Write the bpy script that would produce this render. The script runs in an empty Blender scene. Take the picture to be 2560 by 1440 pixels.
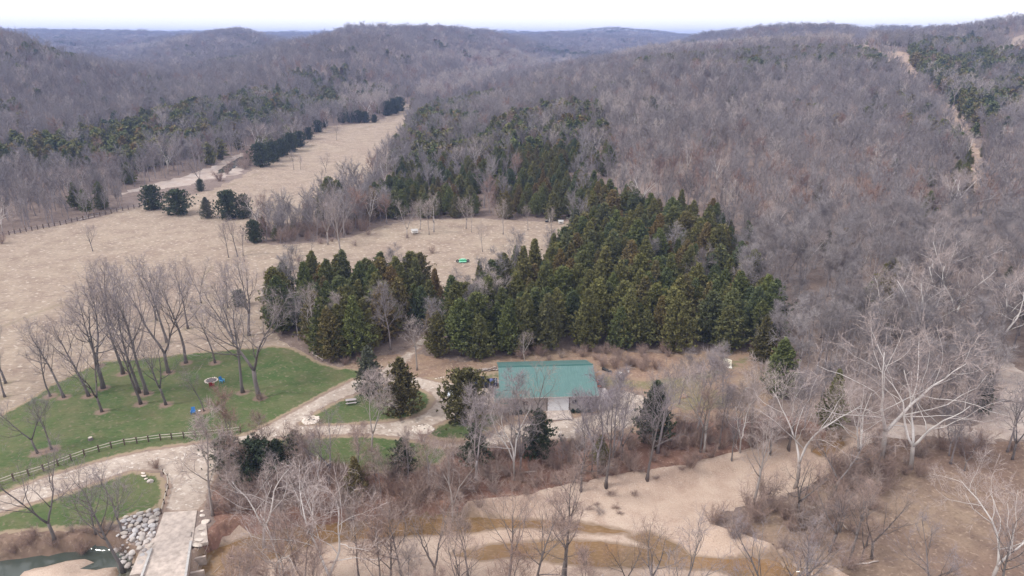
import bpy, math, random
import numpy as np
from mathutils import Vector, Matrix
from mathutils.geometry import delaunay_2d_cdt

# ------------------------------------------------------------------ camera, world, sun
SC = bpy.context.scene
COL = SC.collection
CAM_Z, F, PITCH = 62.0, 1730.0, math.radians(19.86)
cam = bpy.data.objects.new("camera", bpy.data.cameras.new("camera"))
COL.objects.link(cam)
cam.location = (0, 0, CAM_Z)
cam.rotation_euler = (math.radians(90) - PITCH, 0, 0)
cam.data.sensor_width = 36
cam.data.lens = F / 2560 * 36
cam.data.clip_end = 30000
cam.data.clip_start = 0.5
SC.camera = cam
SC.view_settings.view_transform = 'Standard'
SC.view_settings.look = 'None'
SC.view_settings.exposure = 0.2
SC.view_settings.gamma = 1.0
SC.view_settings.use_curve_mapping = False
SUN_EL, SUN_AZ = math.radians(50), math.radians(-112)     # azimuth measured from +Y towards +X
W = bpy.data.worlds.new("World")
SC.world = W
W.use_nodes = True
nt = W.node_tree
nt.nodes.clear()
wo = nt.nodes.new('ShaderNodeOutputWorld')
bg = nt.nodes.new('ShaderNodeBackground')
sky = nt.nodes.new('ShaderNodeTexSky')
sky.sky_type = 'NISHITA'
sky.sun_disc = False
sky.sun_elevation = SUN_EL
sky.sun_rotation = SUN_AZ
sky.air_density = 1.2
sky.dust_density = 3.0
mixw = nt.nodes.new('ShaderNodeMix')
mixw.data_type = 'RGBA'
mixw.inputs[0].default_value = 0.90                      # thin even cloud veils nearly all of the sky
mixw.inputs[7].default_value = (11.6, 11.4, 11.6, 1)
bg.inputs[1].default_value = 0.12
nt.links.new(sky.outputs[0], mixw.inputs[6])
nt.links.new(mixw.outputs[2], bg.inputs[0])
nt.links.new(bg.outputs[0], wo.inputs[0])
sun = bpy.data.objects.new("sun", bpy.data.lights.new("sun", 'SUN'))
COL.objects.link(sun)
sun.data.energy = 2.7
sun.data.angle = math.radians(8)
sun.data.color = (1.0, 0.96, 0.9)
sdir = Vector((math.sin(SUN_AZ) * math.cos(SUN_EL), math.cos(SUN_AZ) * math.cos(SUN_EL), math.sin(SUN_EL)))
sun.rotation_euler = sdir.to_track_quat('Z', 'Y').to_euler()
sun.location = (0, 0, 200)
SC.cycles.volume_max_steps = 64
SC.cycles.max_bounces = 6
SC.cycles.diffuse_bounces = 3
SC.cycles.transparent_max_bounces = 8

# ------------------------------------------------------------------ the land
CP, SP = math.cos(PITCH), math.sin(PITCH)
COLS = [-400, 0, 150, 300, 450, 580, 740, 880, 980, 1080, 1200, 1300, 1400, 1500, 1650, 1790, 1900, 2000, 2110, 2160, 2220, 2400, 2560, 2950]
ROWS = [60, 150, 200, 250, 300, 400, 550, 750, 1000, 1300, 1700, 2200, 3000, 4500, 8000]
ZT = {
 -400: [0,0,0,0,5,22,46,66,60,60,70,70,70,80,80],
 0:    [0,0,0,0,3,14,38,57,35,30,50,60,78,70,62],
 150:  [0,0,0,0,2,9,24,38,22,20,35,55,79,70,62],
 300:  [0,0,0,0,1,6,14,23,13,15,28,50,76,70,62],
 450:  [0,0,0,0,0,6,15,17,14,36,58,50,70,72,62],
 580:  [0,0,0,0,0,2,14,26,24,40,73,55,66,74,62],
 740:  [0,0,0,0,0,0,9,30,47,42,40,48,58,73,62],
 880:  [0,0,0,0,0,0,1,26,55,64,54,50,60,72,62],
 980:  [0,0,0,0,0,0,0,11,45,70,60,52,60,72,62],
 1080: [0,0,0,0,1,3,3,2,28,65,74,58,60,72,62],
 1200: [0,0,0,0,3,7,8,5,8,38,69,62,62,70,62],
 1300: [0,0,0,0,5,12,15,14,6,20,45,50,62,68,62],
 1400: [0,0,0,0,7,15,21,22,14,1,14,40,68,66,62],
 1500: [0,0,0,3,9,18,25,28,24,8,12,35,68,64,62],
 1650: [0,0,1,6,12,22,32,38,40,25,25,32,60,66,62],
 1790: [0,0,1,6,12,23,35,42,44,38,64,45,55,60,62],
 1900: [0,0,0,4,10,22,36,44,47,71,60,50,55,60,62],
 2000: [0,0,0,4,10,20,36,46,49,74,66,50,55,60,62],
 2110: [0,0,0,4,9,19,35,47,50,69,66,55,60,60,62],
 2160: [0,0,0,4,8,18,34,47,53,57,66,65,60,60,62],
 2220: [0,0,0,4,8,18,34,49,53,54,70,68,60,60,62],
 2400: [0,0,1,5,9,18,30,45,60,64,66,66,60,60,62],
 2560: [0,0,1,4,10,21,37,56,73,64,60,60,60,60,62],
 2950: [0,0,1,4,12,28,48,66,84,74,66,60,60,60,62],
}

def pchip(x, y, xi):
    x = np.asarray(x, float); y = np.asarray(y, float)
    h = np.diff(x); dl = np.diff(y) / h
    d = np.zeros(len(x))
    for i in range(1, len(x) - 1):
        if dl[i - 1] * dl[i] > 0:
            w1 = 2 * h[i] + h[i - 1]; w2 = h[i] + 2 * h[i - 1]
            d[i] = (w1 + w2) / (w1 / dl[i - 1] + w2 / dl[i])
    xi = np.clip(xi, x[0], x[-1])
    k = np.clip(np.searchsorted(x, xi) - 1, 0, len(x) - 2)
    t = (xi - x[k]) / h[k]
    return ((1 + 2 * t) * (1 - t) ** 2 * y[k] + t * (1 - t) ** 2 * h[k] * d[k]
            + t * t * (3 - 2 * t) * y[k + 1] + t * t * (t - 1) * h[k] * d[k + 1])

UC = [(c - 1280) / F / 1.063 for c in COLS]
UG = np.linspace(-1.0, 1.0, 201)
LG = np.linspace(math.log(60), math.log(8000), 260)
_t = np.array([pchip(np.log(ROWS), ZT[c], LG) for c in COLS])
ZG = np.array([pchip(UC, _t[:, j], UG) for j in range(len(LG))])   # [row, u]

def vnoise(x, y, s, seed=0):
    x = np.asarray(x, float) / s + seed * 17.3; y = np.asarray(y, float) / s - seed * 9.1
    xi = np.floor(x).astype(np.int64); yi = np.floor(y).astype(np.int64)
    fx = x - xi; fy = y - yi
    fx = fx * fx * (3 - 2 * fx); fy = fy * fy * (3 - 2 * fy)
    def h(a, b):
        n = (a * 374761393 + b * 668265263 + seed * 1442695) & 0x7fffffff
        n = ((n ^ (n >> 13)) * 1274126177) & 0x7fffffff
        return ((n ^ (n >> 16)) & 0xffff) / 65535.0
    return (h(xi, yi) * (1 - fx) * (1 - fy) + h(xi + 1, yi) * fx * (1 - fy)
            + h(xi, yi + 1) * (1 - fx) * fy + h(xi + 1, yi + 1) * fx * fy)

def base_z(x, y):
    x = np.asarray(x, float); y = np.asarray(y, float)
    yy = np.clip(y, 60, 8000)
    u = np.clip(x / yy, -0.999, 0.999)
    fu = (u + 1) / 2 * 200; fl = (np.log(yy) - LG[0]) / (LG[-1] - LG[0]) * 259
    iu = np.clip(fu.astype(int), 0, 199); il = np.clip(fl.astype(int), 0, 258)
    a = fu - iu; b = fl - il
    z = (ZG[il, iu] * (1 - a) * (1 - b) + ZG[il, iu + 1] * a * (1 - b)
         + ZG[il + 1, iu] * (1 - a) * b + ZG[il + 1, iu + 1] * a * b)
    hill = np.clip(z / 20, 0, 1)
    z = z + hill * ((vnoise(x, y, 150, 3) - .5) * 13 + (vnoise(x, y, 55, 4) - .5) * 4)
    z = z + np.clip((y - 2400) / 1200, 0, 1) * ((vnoise(x, y, 520, 7) - .5) * 38 + (vnoise(x, y, 1300, 8) - .5) * 36)
    z = z + (vnoise(x, y, 25, 5) - .5) * 0.5 + (vnoise(x, y, 9, 6) - .5) * 0.12
    return z

def pix(px, py, z=0.0):
    dx = (px - 1280) / F; dy = (720 - py) / F
    dz = -SP + dy * CP; dyy = CP + dy * SP
    t = (z - CAM_Z) / dz
    return (dx * t, dyy * t)

def project(x, y, z):
    ry = y * SP + (z - CAM_Z) * CP
    rz = y * CP - (z - CAM_Z) * SP
    rz = np.where(np.abs(rz) < 1e-3, 1e-3, rz)
    return 1280 + F * x / rz, 720 - F * ry / rz

def poly(pts, z=0.0):
    return np.array([pix(a, b, z) for a, b in pts])

def inside(P, x, y):
    x = np.asarray(x, float); y = np.asarray(y, float)
    r = np.zeros(x.shape, bool)
    n = len(P)
    for i in range(n):
        x1, y1 = P[i]; x2, y2 = P[(i + 1) % n]
        if y1 == y2: continue
        c = ((y1 > y) != (y2 > y)) & (x < (x2 - x1) * (y - y1) / (y2 - y1) + x1)
        r ^= c
    return r

def dist(P, x, y, closed=True):
    x = np.asarray(x, float); y = np.asarray(y, float)
    best = np.full(x.shape, 1e9)
    n = len(P)
    for i in range(n if closed else n - 1):
        x1, y1 = P[i]; x2, y2 = P[(i + 1) % n]
        dx, dy = x2 - x1, y2 - y1
        t = np.clip(((x - x1) * dx + (y - y1) * dy) / (dx * dx + dy * dy + 1e-9), 0, 1)
        best = np.minimum(best, np.hypot(x - x1 - t * dx, y - y1 - t * dy))
    return best

# outlines, traced on the ground they lie on
BED = poly([(-700, 1375), (-300, 1372), (0, 1362), (90, 1352), (180, 1346), (300, 1352), (345, 1388), (440, 1400), (500, 1385), (520, 1350), (560, 1318), (640, 1292),
            (760, 1280), (900, 1272), (1040, 1272), (1170, 1268), (1300, 1252), (1430, 1222), (1560, 1196), (1700, 1178), (1850, 1142), (1950, 1108),
            (2040, 1095), (2110, 1075), (2150, 1082), (2140, 1130), (2110, 1178), (2050, 1215), (1990, 1250), (1900, 1275), (1800, 1300), (1790, 1330),
            (1850, 1352), (1960, 1392), (2060, 1430), (2150, 1470), (2200, 1560), (1700, 1620), (1200, 1680), (700, 1760), (300, 1800), (-700, 1800)], -1.2)
WATERS = [
    poly([(500, 1440), (506, 1400), (545, 1370), (610, 1345), (700, 1322), (850, 1306), (980, 1296), (1120, 1290), (1250, 1296), (1330, 1300), (1450, 1306), (1530, 1320), (1575, 1331),
          (1500, 1333), (1430, 1326), (1340, 1318), (1250, 1318), (1180, 1330), (1080, 1336), (940, 1342), (850, 1352), (760, 1370), (680, 1395), (610, 1425), (560, 1460), (480, 1510), (440, 1500)], -2.2),
    poly([(1572, 1342), (1620, 1330), (1660, 1345), (1700, 1366), (1730, 1392), (1800, 1398), (1880, 1392), (1960, 1412), (2040, 1440), (2100, 1480), (1900, 1470), (1800, 1425), (1650, 1416), (1500, 1418),
          (1380, 1405), (1290, 1388), (1200, 1400), (1130, 1385), (1230, 1362), (1400, 1350), (1500, 1354), (1580, 1366), (1650, 1376)], -2.2),
    poly([(2030, 1128), (2050, 1112), (2105, 1098), (2112, 1112), (2085, 1130), (2050, 1140)], -2.2),
    poly([(-700, 1430), (-300, 1415), (0, 1402), (80, 1392), (160, 1382), (240, 1372), (300, 1378), (340, 1405), (390, 1440), (420, 1500), (430, 1560), (0, 1580), (-700, 1600)], -2.2),
]
BARS = [poly([(40, 1450), (60, 1428), (110, 1418), (170, 1402), (218, 1396), (232, 1408), (205, 1430), (240, 1425), (290, 1418), (300, 1432), (250, 1470), (120, 1500)], -2.2)]
LAWNS = [
    poly([(-500, 1330), (-200, 1150), (0, 1037), (60, 1005), (130, 958), (250, 903), (380, 893), (500, 880), (600, 873), (680, 866), (722, 868), (760, 884), (800, 908), (850, 920), (900, 924),
          (950, 925), (905, 945), (880, 950), (800, 990), (700, 1046), (622, 1086), (560, 1101), (480, 1110), (380, 1124), (300, 1140), (200, 1168), (100, 1198), (0, 1238), (-300, 1335), (-500, 1400)]),
    poly([(-400, 1420), (-300, 1395), (0, 1285), (130, 1245), (250, 1205), (330, 1180), (400, 1182), (414, 1205), (416, 1235), (400, 1275), (330, 1288), (290, 1310), (200, 1322), (80, 1325), (0, 1335), (-300, 1410)]),
    poly([(700, 1098), (780, 1093), (900, 1088), (960, 1090), (1060, 1105), (1140, 1124), (1100, 1160), (1040, 1180), (900, 1186), (780, 1150), (640, 1122)]),
    poly([(1062, 1092), (1090, 1062), (1130, 1046), (1165, 1034), (1250, 1028), (1262, 1040), (1230, 1075), (1160, 1100), (1110, 1100)]),
    poly([(1052, 942), (1140, 944), (1200, 932), (1262, 922), (1262, 944), (1200, 948), (1150, 956), (1100, 954)]),
]
DRYLAWN = poly([(1480, 925), (1540, 940), (1600, 948), (1700, 935), (1790, 915), (1850, 888), (1900, 880), (1880, 915), (1800, 945), (1760, 960), (1850, 985), (1830, 1030), (1700, 1040), (1650, 1000), (1560, 975), (1480, 974)])
ISLAND = poly([(745, 1062), (790, 1030), (830, 1008), (880, 988), (930, 968), (980, 958), (1020, 960), (1070, 978), (1086, 998), (1075, 1020), (1045, 1038), (990, 1052), (900, 1061), (820, 1064)])
DRIVE = poly([(-500, 1400), (-300, 1335), (0, 1238), (100, 1198), (200, 1168), (300, 1140), (380, 1124), (480, 1110), (560, 1101), (622, 1086), (700, 1046), (800, 990), (880, 950), (905, 945),
              (950, 925), (980, 905), (1010, 885), (1040, 850), (1075, 815), (1095, 800), (1100, 812), (1075, 850), (1040, 885), (1010, 915), (1000, 938), (1052, 942), (1100, 954), (1150, 956), (1200, 948), (1262, 944),
              (1262, 1028), (1165, 1034), (1130, 1046), (1090, 1062), (1062, 1080), (1080, 1096), (1140, 1106), (1220, 1092), (1262, 1060), (1380, 1052), (1500, 1030), (1500, 975), (1560, 975), (1620, 980), (1650, 1000),
              (1660, 1030), (1600, 1062), (1520, 1085), (1420, 1098), (1300, 1106), (1200, 1120), (1140, 1124), (1060, 1105), (960, 1090), (900, 1088), (780, 1093), (700, 1098), (640, 1118), (590, 1146), (545, 1190), (520, 1240),
              (512, 1278), (404, 1282), (412, 1250), (424, 1215), (404, 1180), (330, 1180), (250, 1205), (130, 1245), (0, 1285), (-300, 1395), (-500, 1470)])
FIELDA = poly([(-900, 770), (-200, 620), (0, 590), (200, 552), (350, 518), (420, 505), (480, 488), (540, 470), (600, 445), (650, 412), (740, 370), (830, 325), (900, 310), (960, 298), (1010, 272), (1030, 268), (1034, 300), (1002, 360),
               (962, 412), (915, 468), (870, 500), (815, 532), (760, 552), (690, 562), (622, 568), (615, 605), (700, 612), (800, 606), (880, 592), (950, 568), (1010, 552), (1200, 545), (1425, 556), (1430, 600), (1400, 660),
               (1300, 705), (1230, 745), (1190, 780), (1125, 800), (1095, 740), (1000, 740), (900, 725), (760, 730), (690, 745), (665, 800), (700, 850), (760, 885), (800, 908), (840, 925), (700, 1000), (0, 1240), (-500, 1400), (-900, 1400)])
RUST = poly([(840, 925), (880, 905), (960, 890), (1060, 885), (1150, 905), (1250, 890), (1400, 872), (1550, 880), (1700, 885), (1850, 880), (1930, 870), (1950, 960), (1900, 1040), (1700, 1060), (1400, 1110), (1000, 1100), (800, 1000)])
BANK = poly([(545, 1330), (530, 1240), (600, 1150), (760, 1160), (900, 1190), (1060, 1180), (1140, 1130), (1300, 1110), (1500, 1098), (1660, 1062), (1850, 1050), (1960, 1040), (2100, 1070), (2040, 1100), (1850, 1148), (1700, 1184), (1560, 1202), (1430, 1228), (1300, 1258), (1170, 1275), (900, 1280), (640, 1300)])
FARGRAVEL = [poly([(300, 492), (380, 478), (440, 470), (520, 452), (590, 440), (622, 408), (640, 385), (600, 392), (560, 408), (530, 425), (430, 452), (330, 478)]),
             poly([(2480, 895), (2505, 890), (2540, 925), (2620, 960), (2700, 1040), (2640, 1080), (2560, 1100), (2440, 1108), (2415, 1095), (2450, 1050), (2500, 1010), (2490, 960), (2470, 920)]),
             poly([(2150, 1082), (2200, 1058), (2300, 1060), (2420, 1066), (2415, 1095), (2300, 1092), (2200, 1100), (2130, 1120)])]
FARPOOL = poly([(545, 438), (575, 432), (600, 415), (618, 398), (600, 400), (570, 416), (550, 428)])
BROWN = poly([(2130, 1120), (2200, 1090), (2420, 1108), (2700, 1100), (3100, 1300), (3100, 1800), (2200, 1560), (2060, 1430), (1960, 1392), (1850, 1352), (1790, 1330), (1900, 1275), (2050, 1215), (2110, 1178)])

def cut_line(pts, w):      # a strip along a line on the hillside given by world points
    pts = np.array(pts, float); L, R = [], []
    for i, p in enumerate(pts):
        d = pts[min(i + 1, len(pts) - 1)] - pts[max(i - 1, 0)]
        n = np.array([-d[1], d[0]]) / np.hypot(*d)
        ww = w[i] if hasattr(w, '__len__') else w
        L.append(p + n * ww); R.append(p - n * ww)
    return np.array(L + R[::-1])

def ground_pix(px, py):     # where the sight line through a picture point meets the land
    dx = (px - 1280) / F; dy = (720 - py) / F
    dz = -SP + dy * CP; dyy = CP + dy * SP
    t = np.geomspace(60, 9000, 4000)
    zz = CAM_Z + dz * t - base_z(dx * t, dyy * t)
    k = np.argmax(zz < 0)
    if zz[k] >= 0: k = len(t) - 1
    return np.array([dx * t[k], dyy * t[k]])

CUTW = [ground_pix(a, b) for a, b in [(2470, 700), (2420, 560), (2425, 480), (2440, 395), (2390, 300), (2330, 240), (2280, 195), (2240, 155), (2215, 128)]]
CUT = cut_line(CUTW, [1.2, 1.3, 1.7, 2.8, 4.6, 6, 8, 12, 20])
CLEAR1 = np.array([ground_pix(a, b) for a, b in [(2128, 108), (2160, 108), (2160, 97), (2128, 97)]])
CLEAR1 = np.array([ground_pix(a, b) for a, b in [(2120, 136), (2168, 136), (2166, 111), (2124, 111)]])
CLEAR2 = np.array([ground_pix(a, b) for a, b in [(2495, 120), (2560, 150), (2700, 172), (2700, 84), (2560, 86), (2510, 102)]])
_k = (2225 - 1280) / F / 1.063; _q = (2278 - 1280) / F / 1.063
CLEAR3 = np.array([(_k * 1360, 1360), (_q * 1360, 1360), (_q * 1560, 1560), (_k * 1560, 1560)])
ROADLINE = poly([(452, 1230), (452, 1280), (410, 1440)])
def land(x, y):
    x = np.asarray(x, float); y = np.asarray(y, float)
    z = base_z(x, y)
    near = (y < 190)
    if near.any():
        xn, yn = x[near], y[near]
        fl = np.clip((dist(ROADLINE, xn, yn, False) - 5) / 5, 0, 1)
        z[near] = z[near] * fl
        d = dist(BED, xn, yn); ins = inside(BED, xn, yn)
        k = np.where(ins, np.clip(d / 2.6, 0, 1), 0)
        k = k * k * (3 - 2 * k)
        zn = z[near] * (1 - k) + (-1.95 + (vnoise(xn, yn, 7, 11) - .5) * .35) * k
        zn -= np.where(~ins, np.clip(1 - d / 2.5, 0, 1) * .25, 0)
        for Wp in WATERS:
            dw = dist(Wp, xn, yn); iw = inside(Wp, xn, yn)
            s = np.clip(1 - dw / 4.0, 0, 1)
            s = s * k
            zn = np.where(~iw & ins, np.minimum(zn, zn * (1 - s) - 2.2 * s), zn)
            zn = np.where(ins & (iw | (dw < .4)), np.minimum(zn, -2.25 * np.clip(d / .8, 0, 1)), zn)
        for Bp in BARS:
            db = dist(Bp, xn, yn); ib = inside(Bp, xn, yn)
            zn = np.where(ib, -2.25 + np.clip(db / 2.0, 0, 1) ** .7 * 1.1, zn)
        zo = z.copy(); zo[near] = zn; z = zo
    return z
def land1(x, y):
    return float(land(np.array([x]), np.array([y]))[0])

rng = np.random.default_rng(7)
def densify(P, jit=0.3, maxy=400):
    out = []
    n = len(P)
    for i in range(n):
        a = P[i]; b = P[(i + 1) % n]
        L = np.hypot(*(b - a))
        st = max(0.9, 0.009 * max(60, (a[1] + b[1]) / 2))
        k = max(1, int(L / st))
        for j in range(k):
            t = j / k
            p = a * (1 - t) + b * t
            s = jit * st
            out.append(p + rng.normal(0, 1, 2) * s * (0 if j == 0 and False else 1) * .6)
    return np.array(out)

CLASSES = []      # (name, dense polygon) in rising priority
def cls(name, P, jit=0.3): CLASSES.append((name, densify(P, jit)))
cls('field', FIELDA, .6)
cls('dry_grass', RUST, .6)
cls('leafy_ground', BROWN, .6); cls('bank', BANK, .6)
cls('thin_lawn' if False else 'cleared_strip', CUT, .4); cls('field', CLEAR1, .1); cls('field', CLEAR2, .1); cls('field', CLEAR3, .1)
for P in LAWNS: cls('lawn', P, .25)
cls('thin_lawn', DRYLAWN, .6)
cls('driveway', DRIVE, .22)
cls('lawn', ISLAND, .22)
for P in FARGRAVEL: cls('gravel', P, .6)
cls('creek', FARPOOL, .2)
cls('gravel_bar', BED, .4)
cls('leafy_ground', poly([(-700, 1368), (0, 1356), (180, 1342), (300, 1348), (352, 1390), (330, 1396), (290, 1376), (160, 1386), (0, 1404), (-700, 1432)], -1.5), .5)
cls('bank', poly([(505, 1385), (512, 1350), (555, 1314), (640, 1290), (760, 1278), (900, 1270), (1040, 1270), (1170, 1266), (1150, 1280), (960, 1288), (820, 1296), (690, 1312), (640, 1322), (600, 1322), (560, 1345), (530, 1370)], -1.4), .5)
for P in WATERS: cls('creek', P, .25)
for P in BARS: cls('gravel_bar', P, .3)

TRACKS = [poly([(480, 500), (560, 470), (700, 415), (800, 352), (900, 325), (985, 300), (1015, 275)]), poly([(540, 760), (500, 690), (560, 650), (700, 605)]), poly([(1160, 672), (1080, 668), (980, 690), (900, 715)]), poly([(0, 820), (150, 760), (300, 730), (480, 700)])]
TRUNKS = []
def build_land():
    V, E = [], []
    for nme, P in CLASSES:
        n0 = len(V)
        V += [tuple(p) for p in P]
        E += [(n0 + i, n0 + (i + 1) % len(P)) for i in range(len(P))]
    ys = list(np.geomspace(46, 8000, 300))
    us = np.linspace(-1.12, 1.12, 190)
    for i, y in enumerate(ys):
        w = max(y, 75)
        off = (us[1] - us[0]) * .5 * (i % 2)
        for u in us:
            V.append(((u + off) * w, y + rng.normal() * .001 * y))
    for y in np.arange(-80, 44, 6):
        for x in np.arange(-96, 97, 6):
            V.append((float(x), float(y)))
    lo, hi = BED.min(0), BED.max(0)
    gx, gy = np.meshgrid(np.arange(max(lo[0], -75), min(hi[0], 75), .55), np.arange(max(lo[1], 52), hi[1] + 3, .55))
    gx = gx.ravel() + rng.uniform(-.15, .15, gx.size); gy = gy.ravel() + rng.uniform(-.15, .15, gy.size)
    d = dist(BED, gx, gy)
    for P in WATERS + BARS: d = np.minimum(d, dist(P, gx, gy))
    s_ = (d < 3.4) & (np.abs(gx) < gy * .85 + 8)
    V += list(zip(gx[s_].tolist(), gy[s_].tolist()))
    for (tx, ty) in TRUNKS:
        for rr_, nn in ((.0, 1), (.7, 6), (1.5, 9), (2.2, 11)):
            for q in range(nn): V.append((tx + rr_ * math.cos(6.283 * q / nn + rr_), ty + rr_ * math.sin(6.283 * q / nn + rr_)))
    res = delaunay_2d_cdt([Vector(v) for v in V], E, [], 0, 1e-4)
    VV = np.array([tuple(v) for v in res[0]])
    FF = np.array([f for f in res[2]])
    z = land(VV[:, 0], VV[:, 1])
    c = VV[FF].mean(axis=1)
    k = np.zeros(len(FF), int)
    names = ['ground']
    for nme, P in CLASSES:
        if nme not in names: names.append(nme)
        lo = P.min(0); hi = P.max(0)
        m = (c[:, 0] >= lo[0]) & (c[:, 0] <= hi[0]) & (c[:, 1] >= lo[1]) & (c[:, 1] <= hi[1])
        idx = np.where(m)[0]
        ii = inside(P, c[idx, 0], c[idx, 1])
        if nme == 'creek': ii &= (c[idx, 1] > 190) | (inside(BED, c[idx, 0], c[idx, 1]) & (dist(BED, c[idx, 0], c[idx, 1]) > .6))
        k[idx[ii]] = names.index(nme)
    xyz = np.column_stack([VV, z])
    # how far each spot lies from the border of its own ground (m), and trodden earth round trunks / wet gravel by the water
    EDGE = np.full(len(VV), 9.0); MARK = np.zeros(len(VV))
    nr = np.where((VV[:, 1] < 260) & (VV[:, 1] > 40))[0]
    e = np.full(len(nr), 9.0)
    for P in LAWNS + [ISLAND, DRIVE, DRYLAWN]:
        e = np.minimum(e, dist(P, VV[nr, 0], VV[nr, 1]))
    EDGE[nr] = e
    w = np.full(len(nr), 9.0)
    for P in WATERS: w = np.minimum(w, dist(P, VV[nr, 0], VV[nr, 1]))
    mk = np.clip(1 - w / .9, 0, 1)
    for (tx, ty) in TRUNKS: mk = np.maximum(mk, np.clip(1.5 - np.hypot(VV[nr, 0] - tx, VV[nr, 1] - ty) / 1.3, 0, 1))
    MARK[nr] = mk
    nf = np.where((VV[:, 1] < 700) & (VV[:, 1] > 120) & (VV[:, 0] < 40))[0]
    tk = np.zeros(len(nf))
    for P in TRACKS:
        d_ = dist(P, VV[nf, 0], VV[nf, 1], False); wd_ = 1.2 + VV[nf, 1] * .004
        tk = np.maximum(tk, np.clip(1 - d_ / wd_, 0, 1) * .75)
    MARK[nf] = np.maximum(MARK[nf], tk)
    for i, nme in enumerate(names):
        sel = FF[k == i]
        if not len(sel): continue
        used, inv = np.unique(sel, return_inverse=True)
        me = bpy.data.meshes.new(nme)
        me.from_pydata(xyz[used].tolist(), [], inv.reshape(-1, 3).tolist())
        me.polygons.foreach_set('use_smooth', [True] * len(me.polygons))
        at_ = me.attributes.new('edge', 'FLOAT', 'POINT'); at_.data.foreach_set('value', EDGE[used].astype(np.float32))
        at_ = me.attributes.new('mark', 'FLOAT', 'POINT'); at_.data.foreach_set('value', MARK[used].astype(np.float32))
        me.update()
        o = bpy.data.objects.new(nme, me)
        COL.objects.link(o)
        o['kind'] = 'structure'
        me.materials.append(GM[nme])

# ------------------------------------------------------------------ materials
def newmat(name):
    m = bpy.data.materials.new(name)
    m.use_nodes = True
    t = m.node_tree
    b = t.nodes['Principled BSDF']
    return m, t, b
def N(t, ty, **kw):
    n = t.nodes.new(ty)
    for k, v in kw.items(): setattr(n, k, v)
    return n
def noise(t, scale, detail=4, rough=.55, vec=None, dist_=0):
    n = N(t, 'ShaderNodeTexNoise')
    n.inputs['Scale'].default_value = scale; n.inputs['Detail'].default_value = detail
    n.inputs['Roughness'].default_value = rough; n.inputs['Distortion'].default_value = dist_
    if vec is not None: t.links.new(vec, n.inputs['Vector'])
    return n.outputs['Fac']
def ramp(t, fac, stops):
    r = N(t, 'ShaderNodeValToRGB')
    e = r.color_ramp.elements
    while len(e) < len(stops): e.new(.5)
    for i, (p, c) in enumerate(stops):
        e[i].position = p; e[i].color = (*c, 1) if len(c) == 3 else c
    t.links.new(fac, r.inputs[0])
    return r.outputs[0]
def mix(t, f, a, b, mode='MIX'):
    m = N(t, 'ShaderNodeMix', data_type='RGBA', blend_type=mode)
    for i, v in ((0, f), (6, a), (7, b)):
        if hasattr(v, 'is_linked') or hasattr(v, 'links'): t.links.new(v, m.inputs[i])
        else: m.inputs[i].default_value = v if i == 0 else (*v, 1)
    return m.outputs[2]
def world_pos(t, sx=1, sy=1, sz=1, rot=0):
    g = N(t, 'ShaderNodeNewGeometry')
    mp = N(t, 'ShaderNodeMapping')
    mp.inputs['Scale'].default_value = (sx, sy, sz); mp.inputs['Rotation'].default_value = (0, 0, rot)
    t.links.new(g.outputs['Position'], mp.inputs[0])
    return mp.outputs[0]
def bump(t, b, h, strength=.4, dist_=.1):
    n = N(t, 'ShaderNodeBump')
    n.inputs['Strength'].default_value = strength; n.inputs['Distance'].default_value = dist_
    t.links.new(h, n.inputs['Height']); t.links.new(n.outputs[0], b.inputs['Normal'])
def S(x): return tuple(v * x for v in x) if False else x

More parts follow.
